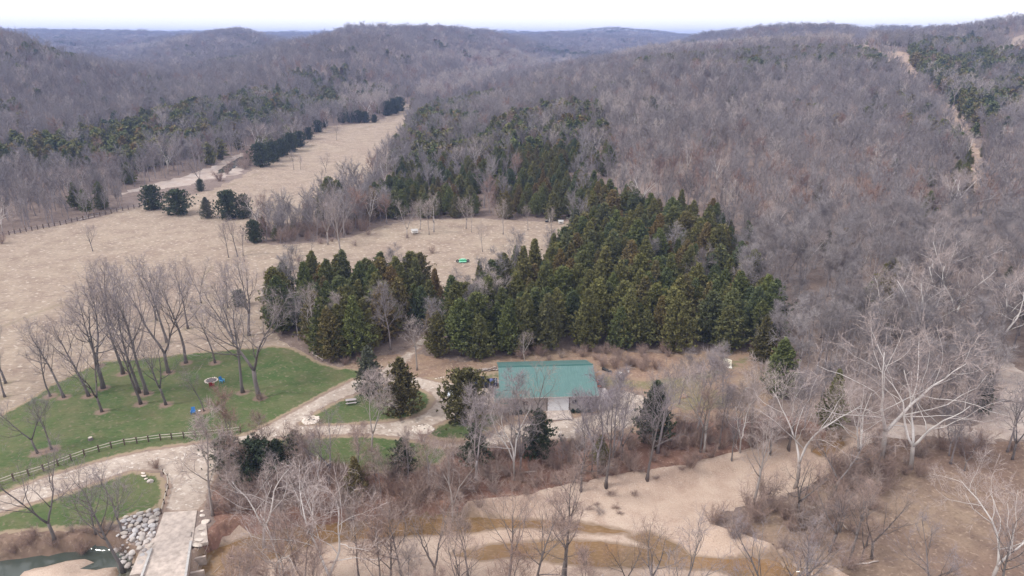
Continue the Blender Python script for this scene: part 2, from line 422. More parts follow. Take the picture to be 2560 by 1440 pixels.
def ground_mat(name, a, b_, c, d=None, big=.03, mid=.35, fine=3.5, bmp=.5, bd=.12, spread=(.3, .7), rough=.95, streak=None, edge=None, mark=None):
    m, t, b = newmat(name)
    p = world_pos(t)
    n1 = noise(t, big, 5, .6, p, .4); n2 = noise(t, mid, 6, .65, p, .3)
    ps = world_pos(t, *(streak or (1, 1, 1)))
    n3 = noise(t, fine, 5, .7, ps)
    c1 = mix(t, ramp(t, n1, [(spread[0], (0, 0, 0)), (spread[1], (1, 1, 1))]), a, b_)
    c2 = mix(t, ramp(t, n2, [(.42, (0, 0, 0)), (.72, (1, 1, 1))]), c1, c)
    k = ramp(t, n3, [(.25, (.55, .55, .55)), (.5, (1, 1, 1)), (.8, (1.0, 1.0, 1.0))])
    c3 = mix(t, 1.0, c2, k, 'MULTIPLY')
    if d is not None:
        v = N(t, 'ShaderNodeTexNoise'); v.inputs['Scale'].default_value = fine * .8; v.inputs['Detail'].default_value = 3
        t.links.new(world_pos(t, 1, 1, 1, .7), v.inputs['Vector'])
        c3 = mix(t, ramp(t, v.outputs['Fac'], [(.58, (0, 0, 0)), (.68, (1, 1, 1))]), c3, d)
    if edge is not None:
        def attr(n_):
            q = N(t, 'ShaderNodeAttribute'); q.attribute_name = n_; return q.outputs['Fac']
        n5 = noise(t, .9, 5, .65, p)
        sm = N(t, 'ShaderNodeMath', operation='MULTIPLY_ADD'); t.links.new(n5, sm.inputs[0]); sm.inputs[1].default_value = -2.6; sm.inputs[2].default_value = 1.0
        ad = N(t, 'ShaderNodeMath', operation='ADD'); t.links.new(sm.outputs[0], ad.inputs[0])
        dv = N(t, 'ShaderNodeMath', operation='MULTIPLY'); t.links.new(attr('edge'), dv.inputs[0]); dv.inputs[1].default_value = 1.0 / edge[1]
        t.links.new(dv.outputs[0], ad.inputs[1])
        c3 = mix(t, ramp(t, ad.outputs[0], [(.25, (1, 1, 1)), (.75, (0, 0, 0))]), c3, edge[0])
    if mark is not None:
        q = N(t, 'ShaderNodeAttribute'); q.attribute_name = 'mark'
        n6 = noise(t, 1.5, 4, .6, p)
        mm = N(t, 'ShaderNodeMath', operation='MULTIPLY_ADD'); t.links.new(n6, mm.inputs[0]); mm.inputs[1].default_value = .8; mm.inputs[2].default_value = -.4
        aa = N(t, 'ShaderNodeMath', operation='ADD'); t.links.new(mm.outputs[0], aa.inputs[0]); t.links.new(q.outputs['Fac'], aa.inputs[1])
        c3 = mix(t, ramp(t, aa.outputs[0], [(.3, (0, 0, 0)), (.8, (.85, .85, .85))]), c3, mark)
    b.inputs['Roughness'].default_value = rough
    t.links.new(c3, b.inputs['Base Color'])
    b.inputs['Specular IOR Level'].default_value = .1
    bump(t, b, n3, bmp, bd)
    return m

GM = {
 'ground': ground_mat('leaf_litter', (.18, .135, .115), (.24, .19, .17), (.14, .10, .085), (.28, .215, .18), big=.04, mid=.5, fine=2.5),
 'leafy_ground': ground_mat('rusty_leaf_litter', (.20, .135, .105), (.28, .215, .155), (.145, .10, .08), (.29, .215, .165), big=.035, mid=.3, fine=2.2, spread=(.42, .72), streak=(1, 1.6, 1), mark=(.15, .105, .08)),
 'field': ground_mat('hay_stubble', (.35, .285, .22), (.305, .235, .19), (.235, .175, .14), (.43, .36, .30), big=.02, mid=.16, fine=1.1, bmp=1.0, bd=.35, mark=(.235, .19, .135), streak=(.6, 1.5, 1)),
 'dry_grass': ground_mat('rusty_dry_grass', (.28, .185, .135), (.26, .20, .14), (.19, .125, .10), (.33, .25, .19), big=.06, mid=.3, fine=2.2, bmp=.6, bd=.2),
 'cleared_strip': ground_mat('cleared_strip_grass', (.40, .30, .24), (.34, .25, .19), (.26, .18, .14), (.46, .37, .30), big=.05, mid=.2, fine=1.6, bmp=.6, bd=.2),
 'bank': ground_mat('rust_red_litter', (.20, .105, .08), (.26, .16, .125), (.14, .085, .065), (.30, .20, .155), big=.06, mid=.4, fine=3.0, spread=(.35,.65)),
 'lawn': ground_mat('lawn_grass', (.055, .092, .032), (.095, .118, .048), (.13, .125, .065), (.15, .135, .085), big=.075, mid=.22, fine=1.8, bmp=.5, bd=.12, streak=(.5, 1.8, 1), edge=((.26, .20, .14), .9), mark=(.22, .15, .125)),
 'thin_lawn': ground_mat('thin_lawn_grass', (.14, .145, .07), (.24, .19, .12), (.20, .15, .10), (.28, .21, .15), big=.08, mid=.35, fine=2.0, bmp=.5, edge=((.26, .18, .13), 1.5)),
 'driveway': ground_mat('pale_gravel', (.45, .385, .335), (.38, .31, .26), (.25, .195, .16), (.52, .46, .41), big=.12, mid=.35, fine=1.8, bmp=.4, bd=.08, edge=((.24, .175, .14), .55), streak=(.7, 1.6, 1)),
 'gravel': ground_mat('creek_gravel', (.44, .38, .35), (.38, .31, .265), (.31, .24, .21), None, big=.12, mid=.5, fine=5.0, bmp=.3, bd=.08),
 'gravel_bar': ground_mat('gravel_bar_gravel', (.42, .315, .25), (.46, .365, .30), (.34, .245, .195), (.46, .38, .32), mark=(.21, .15, .105), big=.07, mid=.3, fine=6.0, bmp=.4, bd=.1),
}
def water_mat():
    m, t, b = newmat('creek_water')
    p = world_pos(t)
    n1 = noise(t, .16, 4, .6, p, .5); n2 = noise(t, 1.4, 4, .6, world_pos(t, 1, 2.2, 1))
    g = N(t, 'ShaderNodeSeparateXYZ'); t.links.new(p, g.inputs[0])
    mr = N(t, 'ShaderNodeMapRange'); t.links.new(g.outputs[0], mr.inputs[0])
    mr.inputs[1].default_value = -52; mr.inputs[2].default_value = -38      # west of the bridge the pool is deep and slate green
    c = mix(t, ramp(t, n1, [(.35, (0, 0, 0)), (.65, (1, 1, 1))]), (.215, .125, .06), (.145, .092, .045))
    c = mix(t, ramp(t, n2, [(.5, (0, 0, 0)), (.75, (1, 1, 1))]), c, (.27, .175, .10))
    c = mix(t, mr.outputs[0], (.055, .065, .055), c)
    t.links.new(c, b.inputs['Base Color'])
    b.inputs['Roughness'].default_value = .12
    b.inputs['Specular IOR Level'].default_value = .4
    bump(t, b, noise(t, 2.5, 3, .5, p), .12, .05)
    return m
GM['creek'] = water_mat()

def simple(name, col, rough=.7, metal=0, var=.15, scale=3, spec=.3):
    m, t, b = newmat(name)
    tc = N(t, 'ShaderNodeTexCoord')
    n = noise(t, scale, 5, .6, tc.outputs['Object'])
    lo = tuple(c * (1 - var) for c in col); hi = tuple(min(1, c * (1 + var)) for c in col)
    t.links.new(ramp(t, n, [(.3, lo), (.7, hi)]), b.inputs['Base Color'])
    b.inputs['Roughness'].default_value = rough; b.inputs['Metallic'].default_value = metal
    b.inputs['Specular IOR Level'].default_value = spec
    return m

def plant_mat(name, cols, island=True, rough=.9, patch=None, isl=.35):
    """colour varies from plant to plant, over the hillside and from sprig to sprig"""
    m, t, b = newmat(name)
    oi = N(t, 'ShaderNodeObjectInfo')
    c = ramp(t, oi.outputs['Random'], [(i / max(1, len(cols) - 1), k) for i, k in enumerate(cols)])
    if patch:
        n = noise(t, .012, 4, .6, world_pos(t))
        c = mix(t, ramp(t, n, [(.35, (0, 0, 0)), (.62, (.75, .75, .75))]), c, patch)
    if island:
        g = N(t, 'ShaderNodeNewGeometry')
        k = ramp(t, g.outputs['Random Per Island'], [(0, (1 - isl,) * 3), (1, (1.0,) * 3)])
        c = mix(t, 1.0, c, k, 'MULTIPLY')
    t.links.new(c, b.inputs['Base Color'])
    b.inputs['Roughness'].default_value = rough
    b.inputs['Specular IOR Level'].default_value = .08
    return m

M = {
 'bark': plant_mat('dark_bark', [(.13, .11, .105), (.19, .165, .16), (.155, .14, .135), (.22, .195, .19)], True),
 'twig': plant_mat('bare_twigs', [(.25, .21, .215), (.31, .265, .27), (.28, .245, .265), (.34, .29, .285), (.24, .21, .22)], True),
 'wtrunk': plant_mat('pale_bark_trunk', [(.30, .26, .24), (.40, .36, .34)], True),
 'white': plant_mat('white_bark', [(.60, .56, .54), (.72, .68, .66)], True, isl=.25),
 'wtwig': plant_mat('pale_twigs', [(.38, .31, .29), (.46, .39, .37)], True),
 'forest_bark': plant_mat('forest_bark', [(.20, .17, .17), (.33, .29, .29), (.26, .23, .24)], True),
 'forest_twig': plant_mat('forest_twigs', [(.155, .138, .14), (.28, .25, .25), (.195, .175, .185), (.37, .335, .33), (.225, .18, .17), (.14, .125, .13), (.31, .28, .285)], True, patch=(.32, .29, .295)),
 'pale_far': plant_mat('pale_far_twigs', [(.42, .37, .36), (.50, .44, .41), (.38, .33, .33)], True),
 'rust_far': plant_mat('russet_leaf_twigs', [(.28, .18, .15), (.33, .22, .18), (.24, .17, .16)], True),
 'brush': plant_mat('brush_twigs', [(.30, .205, .17), (.38, .285, .25), (.33, .24, .205), (.39, .32, .29)], True),
 'cedar': plant_mat('cedar_foliage', [(.115, .138, .062), (.165, .185, .062), (.20, .185, .07), (.12, .15, .075), (.24, .165, .07), (.14, .16, .06), (.21, .19, .07), (.12, .145, .065)], True, isl=.4),
 'cedar_dark': plant_mat('evergreen_foliage', [(.070, .092, .056), (.085, .105, .060)], True, isl=.5),
 'cedar_rust': plant_mat('rusty_cedar_foliage', [(.17, .135, .06), (.14, .135, .06)], True, isl=.6),
 'cedar_grey': plant_mat('grey_green_cedar_foliage', [(.17, .17, .125), (.155, .165, .115)], True, isl=.5),
 'cedar_trunk': simple('cedar_bark', (.16, .115, .09)),
 'wood': simple('weathered_wood', (.42, .38, .33), .85, var=.2), 'darkwood': simple('dark_wood', (.10, .07, .055), .85),
 'greyboard': simple('grey_boards', (.36, .32, .32), .85, var=.15, scale=1.5),
 'concrete': simple('gravel_dusted_concrete', (.42, .355, .315), .95, var=.28, scale=1.3), 'curb': simple('pale_concrete', (.40, .385, .375), .9, var=.2),
 'rock': plant_mat('grey_limestone', [(.36, .34, .34), (.50, .48, .48), (.42, .37, .34), (.30, .28, .28), (.48, .42, .36)], False, .9),
 'palerock': plant_mat('pale_limestone', [(.62, .55, .49), (.52, .45, .39)], False, .9),
 'white_paint': simple('white_paint', (.82, .80, .76), .5, var=.03), 'blue': simple('blue_plastic', (.03, .16, .42), .45, var=.1),
 'lightblue': simple('pale_blue_plastic', (.15, .45, .60), .45, var=.1), 'red': simple('dark_red_plastic', (.25, .03, .03), .45),
 'navy': simple('dark_blue_car_paint', (.012, .022, .06), .25, 0, .1, spec=.6), 'silver': simple('silver_car_paint', (.55, .58, .62), .3, .3, .05),
 'black': simple('black_plastic', (.015, .015, .017), .5), 'rubber': simple('tyre_rubber', (.02, .02, .02), .8),
 'glass': simple('dark_glass', (.02, .025, .03), .08, spec=.8), 'orange': simple('orange_paint', (.62, .13, .05), .45),
 'green': simple('green_paint', (.08, .38, .20), .45), 'metal': simple('grey_metal', (.4, .42, .45), .45, .6), 'ash': simple('ash_and_charcoal', (.13, .11, .11), .95, var=.5, scale=6),
 'tarp': simple('blue_grey_fabric', (.10, .12, .28), .8), 'hedge': plant_mat('foundation_shrub_foliage', [(.04, .075, .055), (.05, .07, .045)], True),
 'yellow': simple('cream_panel', (.80, .76, .62), .6, var=.03), 'earth': simple('heaped_earth', (.40, .26, .18), .95, var=.15),
 'log': simple('dead_log', (.42, .36, .33), .9, var=.25, scale=2), 'stonecap': simple('dark_stone', (.15, .14, .13), .9),
}

# ------------------------------------------------------------------ mesh collecting helpers
class Geo:
    def __init__(s): s.v = []; s.f = []; s.m = []; s.n = 0
    def add(s, V, Fs, mi=0):
        s.v.append(np.asarray(V, float)); s.f += [tuple(i + s.n for i in f) for f in Fs]; s.m += [mi] * len(Fs); s.n += len(V)
    def tube(s, P, R, n=5, mi=0):
        P = np.asarray(P, float)
        d = np.gradient(P, axis=0)
        d /= np.linalg.norm(d, axis=1)[:, None] + 1e-9
        ref = np.where(np.abs(d[:, 2:3]) > .9, [[1., 0, 0]], [[0, 0, 1.]])
        a = np.cross(d, ref); a /= np.linalg.norm(a, axis=1)[:, None] + 1e-9
        b = np.cross(d, a)
        th = np.arange(n) * 2 * math.pi / n
        R = np.asarray(R, float)
        V = (P[:, None, :] + R[:, None, None] * (np.cos(th)[None, :, None] * a[:, None, :] + np.sin(th)[None, :, None] * b[:, None, :])).reshape(-1, 3)
        Fs = [(i * n + j, i * n + (j + 1) % n, (i + 1) * n + (j + 1) % n, (i + 1) * n + j) for i in range(len(P) - 1) for j in range(n)]
        Fs.append(tuple(range((len(P) - 1) * n, len(P) * n)))
        Fs.append(tuple(range(n - 1, -1, -1)))
        s.add(V, Fs, mi)
    def tris(s, T, mi=0):
        T = np.asarray(T, float); k = len(T)
        s.add(T.reshape(-1, 3), [(3 * i, 3 * i + 1, 3 * i + 2) for i in range(k)], mi)
    def box(s, c, size, rz=0, mi=0, tilt=None):
        hx, hy, hz = (q / 2 for q in size)
        V = np.array([(x, y, z) for z in (-hz, hz) for y in (-hy, hy) for x in (-hx, hx)])
        if tilt is not None: V = V @ np.array(Matrix.Rotation(tilt[0], 3, tilt[1])).T
        ca, sa = math.cos(rz), math.sin(rz)
        V = V @ np.array([[ca, sa, 0], [-sa, ca, 0], [0, 0, 1]]) + np.array(c)
        s.add(V, [(0, 2, 3, 1), (4, 5, 7, 6), (0, 1, 5, 4), (2, 6, 7, 3), (0, 4, 6, 2), (1, 3, 7, 5)], mi)
    def prism(s, prof, x0, x1, mi=0, axis=1):       # profile (a,z) pushed along the other axis
        n = len(prof)
        if axis == 1: V = [(p[0], x0, p[1]) for p in prof] + [(p[0], x1, p[1]) for p in prof]
        else: V = [(x0, p[0], p[1]) for p in prof] + [(x1, p[0], p[1]) for p in prof]
        Fs = [(i, (i + 1) % n, n + (i + 1) % n, n + i) for i in range(n)] + [tuple(range(n - 1, -1, -1)), tuple(range(n, 2 * n))]
        s.add(V, Fs, mi)
    def mesh(s, name, mats, smooth=False):
        me = bpy.data.meshes.new(name)
        me.from_pydata(np.concatenate(s.v).tolist(), [], s.f)
        for m in (mats if isinstance(mats, (list, tuple)) else [mats]): me.materials.append(m)
        me.polygons.foreach_set('material_index', s.m)
        if smooth: me.polygons.foreach_set('use_smooth', [True] * len(me.polygons))
        me.update()
        return me

def tag(o, label=None, cat=None, group=None):
    if label: o['label'] = label
    if cat: o['category'] = cat
    if group: o['group'] = group
    return o
def empty(name, loc, rz=0, label=None, cat=None, group=None, scale=1):
    o = bpy.data.objects.new(name, None)
    COL.objects.link(o)
    o.location = loc; o.rotation_euler = (0, 0, rz)
    o.scale = (scale,) * 3 if not hasattr(scale, '__len__') else scale
    return tag(o, label, cat, group)
def part(name, geo, mats, parent=None, smooth=False):
    me = geo.mesh(name, mats, smooth) if isinstance(geo, Geo) else geo
    o = bpy.data.objects.new(name, me)
    COL.objects.link(o)
    if parent is not None: o.parent = parent
    return o

# ------------------------------------------------------------------ plants
def nrm(v):
    v = np.asarray(v, float); return v / (np.linalg.norm(v) + 1e-9)
UP = np.array([0, 0, 1.])
def curve(r, p, d, L, n, wander, up):
    P = [np.array(p, float)]; d = nrm(d)
    for i in range(n):
        d = nrm(d + r.normal(0, wander, 3) + UP * up)
        P.append(P[-1] + d * L / n)
    return np.array(P)
def at(P, t):
    f = t * (len(P) - 1); i = min(int(f), len(P) - 2); a = f - i
    return P[i] * (1 - a) + P[i + 1] * a, nrm(P[i + 1] - P[i])
def side(r, d, ang, az=None):
    a = nrm(np.cross(d, UP if abs(d[2]) < .9 else np.array([1., 0, 0]))); b = np.cross(d, a)
    th = r.uniform(0, 2 * math.pi) if az is None else az
    return nrm(d * math.cos(ang) + (a * math.cos(th) + b * math.sin(th)) * math.sin(ang))
def twig_tris(r, P, D, k, L, w, spread=.8, up=.15):
    """k slender blades from each base point"""
    P = np.repeat(np.asarray(P), k, 0); D = np.repeat(np.asarray(D), k, 0)
    n = len(P)
    dd = D + r.normal(0, spread * .6, (n, 3)) + UP * up
    dd /= np.linalg.norm(dd, axis=1)[:, None] + 1e-9
    l = L * r.uniform(.6, 1.25, (n, 1))
    s = np.cross(dd, r.normal(0, 1, (n, 3))); s /= np.linalg.norm(s, axis=1)[:, None] + 1e-9
    P = P + dd * 0
    return np.stack([P - s * w / 2, P + s * w / 2, P + dd * l], 1)

def bare(seed, H=17, r0=.26, clear=.35, nl=9, ll=.36, ang=(35, 60), wander=.10, up=.10, n2=6, n3=5, tw=5, twl=.8, tww=.02, forks=1, lean=.04, limbmat=0, sides=6, thick=1.0, l3=.42):
    r = np.random.default_rng(seed)
    tr, cr = Geo(), Geo()
    leaders = []
    d0 = nrm([r.normal(0, lean), r.normal(0, lean), 1])
    if forks == 1:
        T = curve(r, (0, 0, -.3), d0, H * .88, 9, .045, .02)
        R = r0 * np.linspace(1, .18, 10) ** 1.1; R[0] *= 1.5
        tr.tube(T, R, sides); leaders.append((T, R, clear, 1.0))
    else:
        hb = H * clear * .75
        B = curve(r, (0, 0, -.3), d0, hb, 3, .04, .02)
        RB = r0 * np.array([1.45, 1, .95, .9]); tr.tube(B, RB, sides)
        a0 = r.uniform(0, 6.28)
        for k in range(forks):
            dd = nrm([math.cos(a0 + k * 6.28 / forks) * r.uniform(.28, .5), math.sin(a0 + k * 6.28 / forks) * r.uniform(.28, .5), 1])
            T = curve(r, B[-1] - d0 * .1, dd, (H - hb) * r.uniform(.8, 1), 8, .06 + wander * .4, .05)
            R = r0 * .72 * np.linspace(1, .2, 9) ** 1.1
            tr.tube(T, R, sides, limbmat); leaders.append((T, R, .18, 1 / forks))
    P3, D3 = [], []
    for T, R, c0, share in leaders:
        k1 = max(3, int(round(nl * (share if forks > 1 else 1) * (1.25 if forks > 1 else 1))))
        az = r.uniform(0, 6.28)
        for i in range(k1):
            t = c0 + (1 - c0) * (i + r.uniform(0, .8)) / k1
            p, d = at(T, min(t, .98)); rr = np.interp(t * (len(T) - 1), range(len(T)), R)
            az += 2.4 + r.normal(0, .4)
            a = math.radians(r.uniform(*ang)) * (1.1 - .35 * t)
            L1 = H * ll * (1.12 - .62 * (t - c0) / (1 - c0)) * r.uniform(.75, 1.15)
            B1 = curve(r, p, side(r, d, a, az), L1, 6, wander, up)
            R1 = max(.035, rr * .55) * thick * np.linspace(1, .25, 7)
            tr.tube(B1, R1, 4, limbmat)
            for j in range(n2):
                t2 = .2 + .8 * (j + r.uniform(0, .9)) / n2
                p2, d2 = at(B1, min(t2, .99))
                L2 = L1 * .45 * (1.15 - .5 * t2) * r.uniform(.7, 1.2)
                B2 = curve(r, p2, side(r, d2, math.radians(r.uniform(28, 62))), L2, 4, wander * 1.3, up)
                cr.tube(B2, max(.018, .35 * R1[0] * (1.1 - .6 * t2)) * thick * np.linspace(1, .3, 5), 3, limbmat)
                for q in range(n3):
                    t3 = .2 + .8 * (q + r.uniform(0, .9)) / n3
                    p3, d3 = at(B2, min(t3, .99))
                    L3 = L2 * l3 * r.uniform(.7, 1.3) + .25
                    dd = side(r, d3, math.radians(r.uniform(25, 60)))
                    e = p3 + (dd + UP * .12) * L3
                    w = max(.012, .012 * thick + tww * .35)
                    s = nrm(np.cross(dd, r.normal(0, 1, 3))) * w
                    cr.add([p3 - s, p3 + s, e + s * .4, e - s * .4], [(0, 1, 2, 3)], 1)
                    for h in np.linspace(.25, 1, tw):
                        P3.append(p3 * (1 - h) + e * h); D3.append(dd)
    cr.tris(twig_tris(r, P3, D3, 1, twl, tww, 1.0, .12), 1)
    return tr, cr

def forest_tree(seed, H=13, wide=3.2, dens=420, w=.075):
    """light version for hillsides: trunk, limbs and a haze of twigs"""
    r = np.random.default_rng(seed)
    tr, cr = Geo(), Geo()
    T = curve(r, (0, 0, -.5), (r.normal(0, .04), r.normal(0, .04), 1), H * .9, 5, .05, .02)
    tr.tube(T, .17 * np.linspace(1.2, .25, 6), 4)
    P, D = [], []
    nb = 11
    for i in range(nb):
        t = .38 + .6 * (i + r.uniform(0, .9)) / nb
        p, d = at(T, min(t, .98))
        L = wide * 1.3 * (1.2 - .7 * (t - .4)) * r.uniform(.7, 1.15)
        B = curve(r, p, side(r, d, math.radians(r.uniform(28, 55)), i * 2.4), L, 3, .12, .15)
        cr.tube(B, .055 * np.linspace(1, .4, 4), 3, 0)
        for j in range(7):
            p2, d2 = at(B, min(.99, .2 + .8 * (j + r.uniform(0, .9)) / 7))
            P.append(p2); D.append(nrm(d2 + r.normal(0, .5, 3)))
    P = np.array(P); D = np.array(D)
    k = max(1, int(dens / len(P)))
    t1 = twig_tris(r, P, D, k, 1.5, w, 1.0, .35)
    cr.tris(t1, 1)
    q = t1[r.choice(len(t1), len(t1) // 1)]
    mids = q.mean(1) + (q[:, 2] - q.mean(1)) * .4
    cr.tris(twig_tris(r, mids, q[:, 2] - q[:, 0], 1, .8, w * .75, 1.0, .3), 1)
    return tr, cr

def brush(seed, H=3.5, n=16, rad=1.6, tww=.03):
    r = np.random.default_rng(seed)
    st, cr = Geo(), Geo()
    P, D = [], []
    for i in range(n):
        a = r.uniform(0, 6.28); q = r.uniform(0, .5)
        B = curve(r, (math.cos(a) * q, math.sin(a) * q, -.1), (math.cos(a) * r.uniform(.1, .7), math.sin(a) * r.uniform(.1, .7), 1), H * r.uniform(.5, 1), 4, .14, .03)
        st.tube(B, r.uniform(.015, .04) * np.linspace(1, .3, 5), 3)
        for j in range(9):
            p, d = at(B, min(.99, .15 + .85 * j / 8.0)); P.append(p); D.append(d)
    t1 = twig_tris(r, P, D, 4, rad * .7, tww, 1.3, .1)
    cr.tris(t1)
    cr.tris(twig_tris(r, t1.mean(1), t1[:, 2] - t1[:, 0], 1, rad * .4, tww * .8, 1.3, .1))
    return st, cr

def cedar(seed, H=9.5, R=2.5, nb=95, nt=10, k=4, sz=.42, skirt=.05, power=.75, ragged=.18, low=.62):
    r = np.random.default_rng(seed)
    tr, cr = Geo(), Geo()
    tr.tube(curve(r, (0, 0, -.3), (0, 0, 1), H * .95, 4, .02, 0), .15 * np.linspace(1.2, .15, 5), 5)
    C, A = [], []
    lob = r.uniform(0, 6.28, 3)
    for i in range(nb):
        t = ((i + r.uniform(0, 1)) / nb)
        h = H * (skirt + (1 - skirt) * t)
        az = i * 2.39996 + r.normal(0, .3)
        prof = (1 - t) ** power * (low + (1 - low) * min(1, t / .18))
        rad = R * prof * (1 + .16 * math.sin(3 * az + lob[0]) + ragged * r.normal()) + .12
        L = max(.15, rad)
        up_ = .25 + .55 * t
        for j in range(nt):
            s = ((j + r.uniform(0, 1)) / nt) ** .7
            if s < .25 and r.random() < .5: continue
            p = np.array([math.cos(az) * L * s, math.sin(az) * L * s, h + up_ * L * s * .8 - .15])
            C.append(p + r.normal(0, .10 + .05 * L, 3)); A.append((math.cos(az) * .7, math.sin(az) * .7, .7))
    C.append(np.array([0, 0, H])); A.append((0, 0, 1))
    C.append(np.array([0, 0, H - .3])); A.append((0, 0, 1))
    C = np.array(C); A = np.array(A)
    n = len(C) * k
    P = np.repeat(C, k, 0) + r.normal(0, sz * .35, (n, 3)); D = np.repeat(A, k, 0) + r.normal(0, .55, (n, 3))
    D /= np.linalg.norm(D, axis=1)[:, None]
    s = np.cross(D, r.normal(0, 1, (n, 3))); s /= np.linalg.norm(s, axis=1)[:, None]
    l = sz * r.uniform(.7, 1.4, (n, 1))
    T = np.stack([P - s * l * .38 - D * l * .4, P + s * l * .38 - D * l * .4, P + D * l * .75], 1)
    T[:, :, 2] = np.maximum(T[:, :, 2], .02)
    cr.tris(T)
    return tr, cr

PR = {}
def proto(key, geos, tmats, cmats, joined=False):
    tr, cr = geos
    d = {'trunk': tr.mesh(key + '_trunk', tmats, True), 'crown': cr.mesh(key + '_crown', cmats)}
    if joined:
        g = Geo(); tm = tmats if isinstance(tmats, list) else [tmats]; cm = cmats if isinstance(cmats, list) else [cmats]
        g.v = tr.v + cr.v; g.f = tr.f + [tuple(i + tr.n for i in f) for f in cr.f]
        g.m = list(tr.m) + [q + len(tm) for q in cr.m]
        d['joined'] = g.mesh(key, tm + cm)
    PR.setdefault(key, []).append(d)

BT, BTW = [M['bark'], M['bark']], [M['bark'], M['twig']]
for i in range(6):
    proto('open_tree', bare(100 + i, H=17, r0=.27, clear=[.38, .3, .42, .33, .36, .4][i], nl=12, ll=.40, ang=(32, 60), forks=[1, 2, 1, 2, 1, 3][i], n2=6, n3=5, tw=4, up=.14), BT, BTW, True)
for i in range(6):
    proto('woods_tree', bare(200 + i, H=14, r0=.17, clear=.34, nl=11, ll=.30, ang=(30, 55), forks=[1, 1, 2, 1, 2, 1][i], n2=6, n3=5, tw=6, twl=.95, tww=.03, up=.12, sides=5),
          [M['forest_bark'], M['forest_bark']], [M['forest_bark'], M['forest_twig']], True)
for i in range(5):
    proto('sycamore', bare(300 + i, H=18, r0=.27, clear=.34, nl=12, ll=.48, ang=(38, 68), wander=.19, forks=[2, 3, 2, 3, 2][i], n2=8, n3=6, tw=5, twl=.8, tww=.024, up=.09, limbmat=1, thick=.8),
          [M['wtrunk'], M['white']], [M['wtrunk'], M['wtwig'], ] if False else [M['white'], M['wtwig']], True)
for i in range(4):
    proto('sapling', bare(400 + i, H=7, r0=.07, clear=.25, nl=9, ll=.30, ang=(25, 50), n2=5, n3=3, tw=4, twl=.5, tww=.018, sides=4), [M['forest_bark']] * 2, [M['forest_bark'], M['twig']], True)
for i in range(8):
    proto('forest_tree', forest_tree(500 + i, H=[13, 12, 14, 12.5, 11.5, 13.5, 12, 13][i], wide=[3.2, 3.8, 3, 3.5, 3.3, 4, 2.8, 3.6][i]), [M['forest_bark']], [M['forest_bark'], M['forest_twig']], True)
for i in range(4):
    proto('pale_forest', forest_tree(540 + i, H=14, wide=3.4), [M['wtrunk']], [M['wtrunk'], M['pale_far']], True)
    proto('rust_forest', forest_tree(550 + i, H=11.5, wide=3.0, dens=520), [M['forest_bark']], [M['forest_bark'], M['rust_far']], True)
for i in range(6):
    proto('brush', brush(600 + i, H=3.6), M['brush'], M['brush'], True)
for i in range(8):
    proto('cedar', cedar(700 + i, H=9.5, nb=150, k=8, sz=.27, ragged=.22, R=[2.7, 3.1, 2.5, 2.9, 3.3, 2.6, 3.0, 2.4][i], power=[1.0, .85, 1.15, .9, .75, 1.05, .95, .85][i], skirt=[.05, .04, .1, .05, .03, .12, .06, .15][i]), M['cedar_trunk'], M['cedar'], True)
for i in range(3):
    proto('bushy', cedar(780 + i, H=6.5, nb=120, k=6, sz=.32, ragged=.30, R=3.3, power=.46, skirt=.0, low=.92), M['cedar_trunk'], M['cedar_dark'], True)
for i in range(4):
    proto('cedar_far', cedar(750 + i, H=9, R=3.0, power=.65, nb=40, nt=6, k=3, sz=.95), M['cedar_trunk'], M['cedar'], True)

TREES = []   # every plant: kind, proto, variant, x, y, z, rz, scale, label, group
def put(kind, key, x, y, s=1.0, label=None, group=None, v=None, rz=None, cat=None, keep=False, sz=None, z=None, lean=(0, 0), mats=None):
    TREES.append(dict(kind=kind, key=key, v=int(rng.integers(len(PR[key]))) if v is None else v % len(PR[key]), x=float(x), y=float(y),
                      z=land1(x, y) if z is None else float(z), rz=float(rng.uniform(0, 6.28)) if rz is None else rz, s=s, sz=sz or s,
                      label=label, group=group, cat=cat, keep=keep, lean=lean, mats=mats))
def h_of(px, py, top, z=0.0):
    """height of something standing at picture point (px,py) whose top shows at row `top`"""
    x, y = pix(px, py, z)
    dy = (720 - top) / F
    return max(.5, CAM_Z + y * (-SP + dy * CP) / (CP + dy * SP) - z), x, y

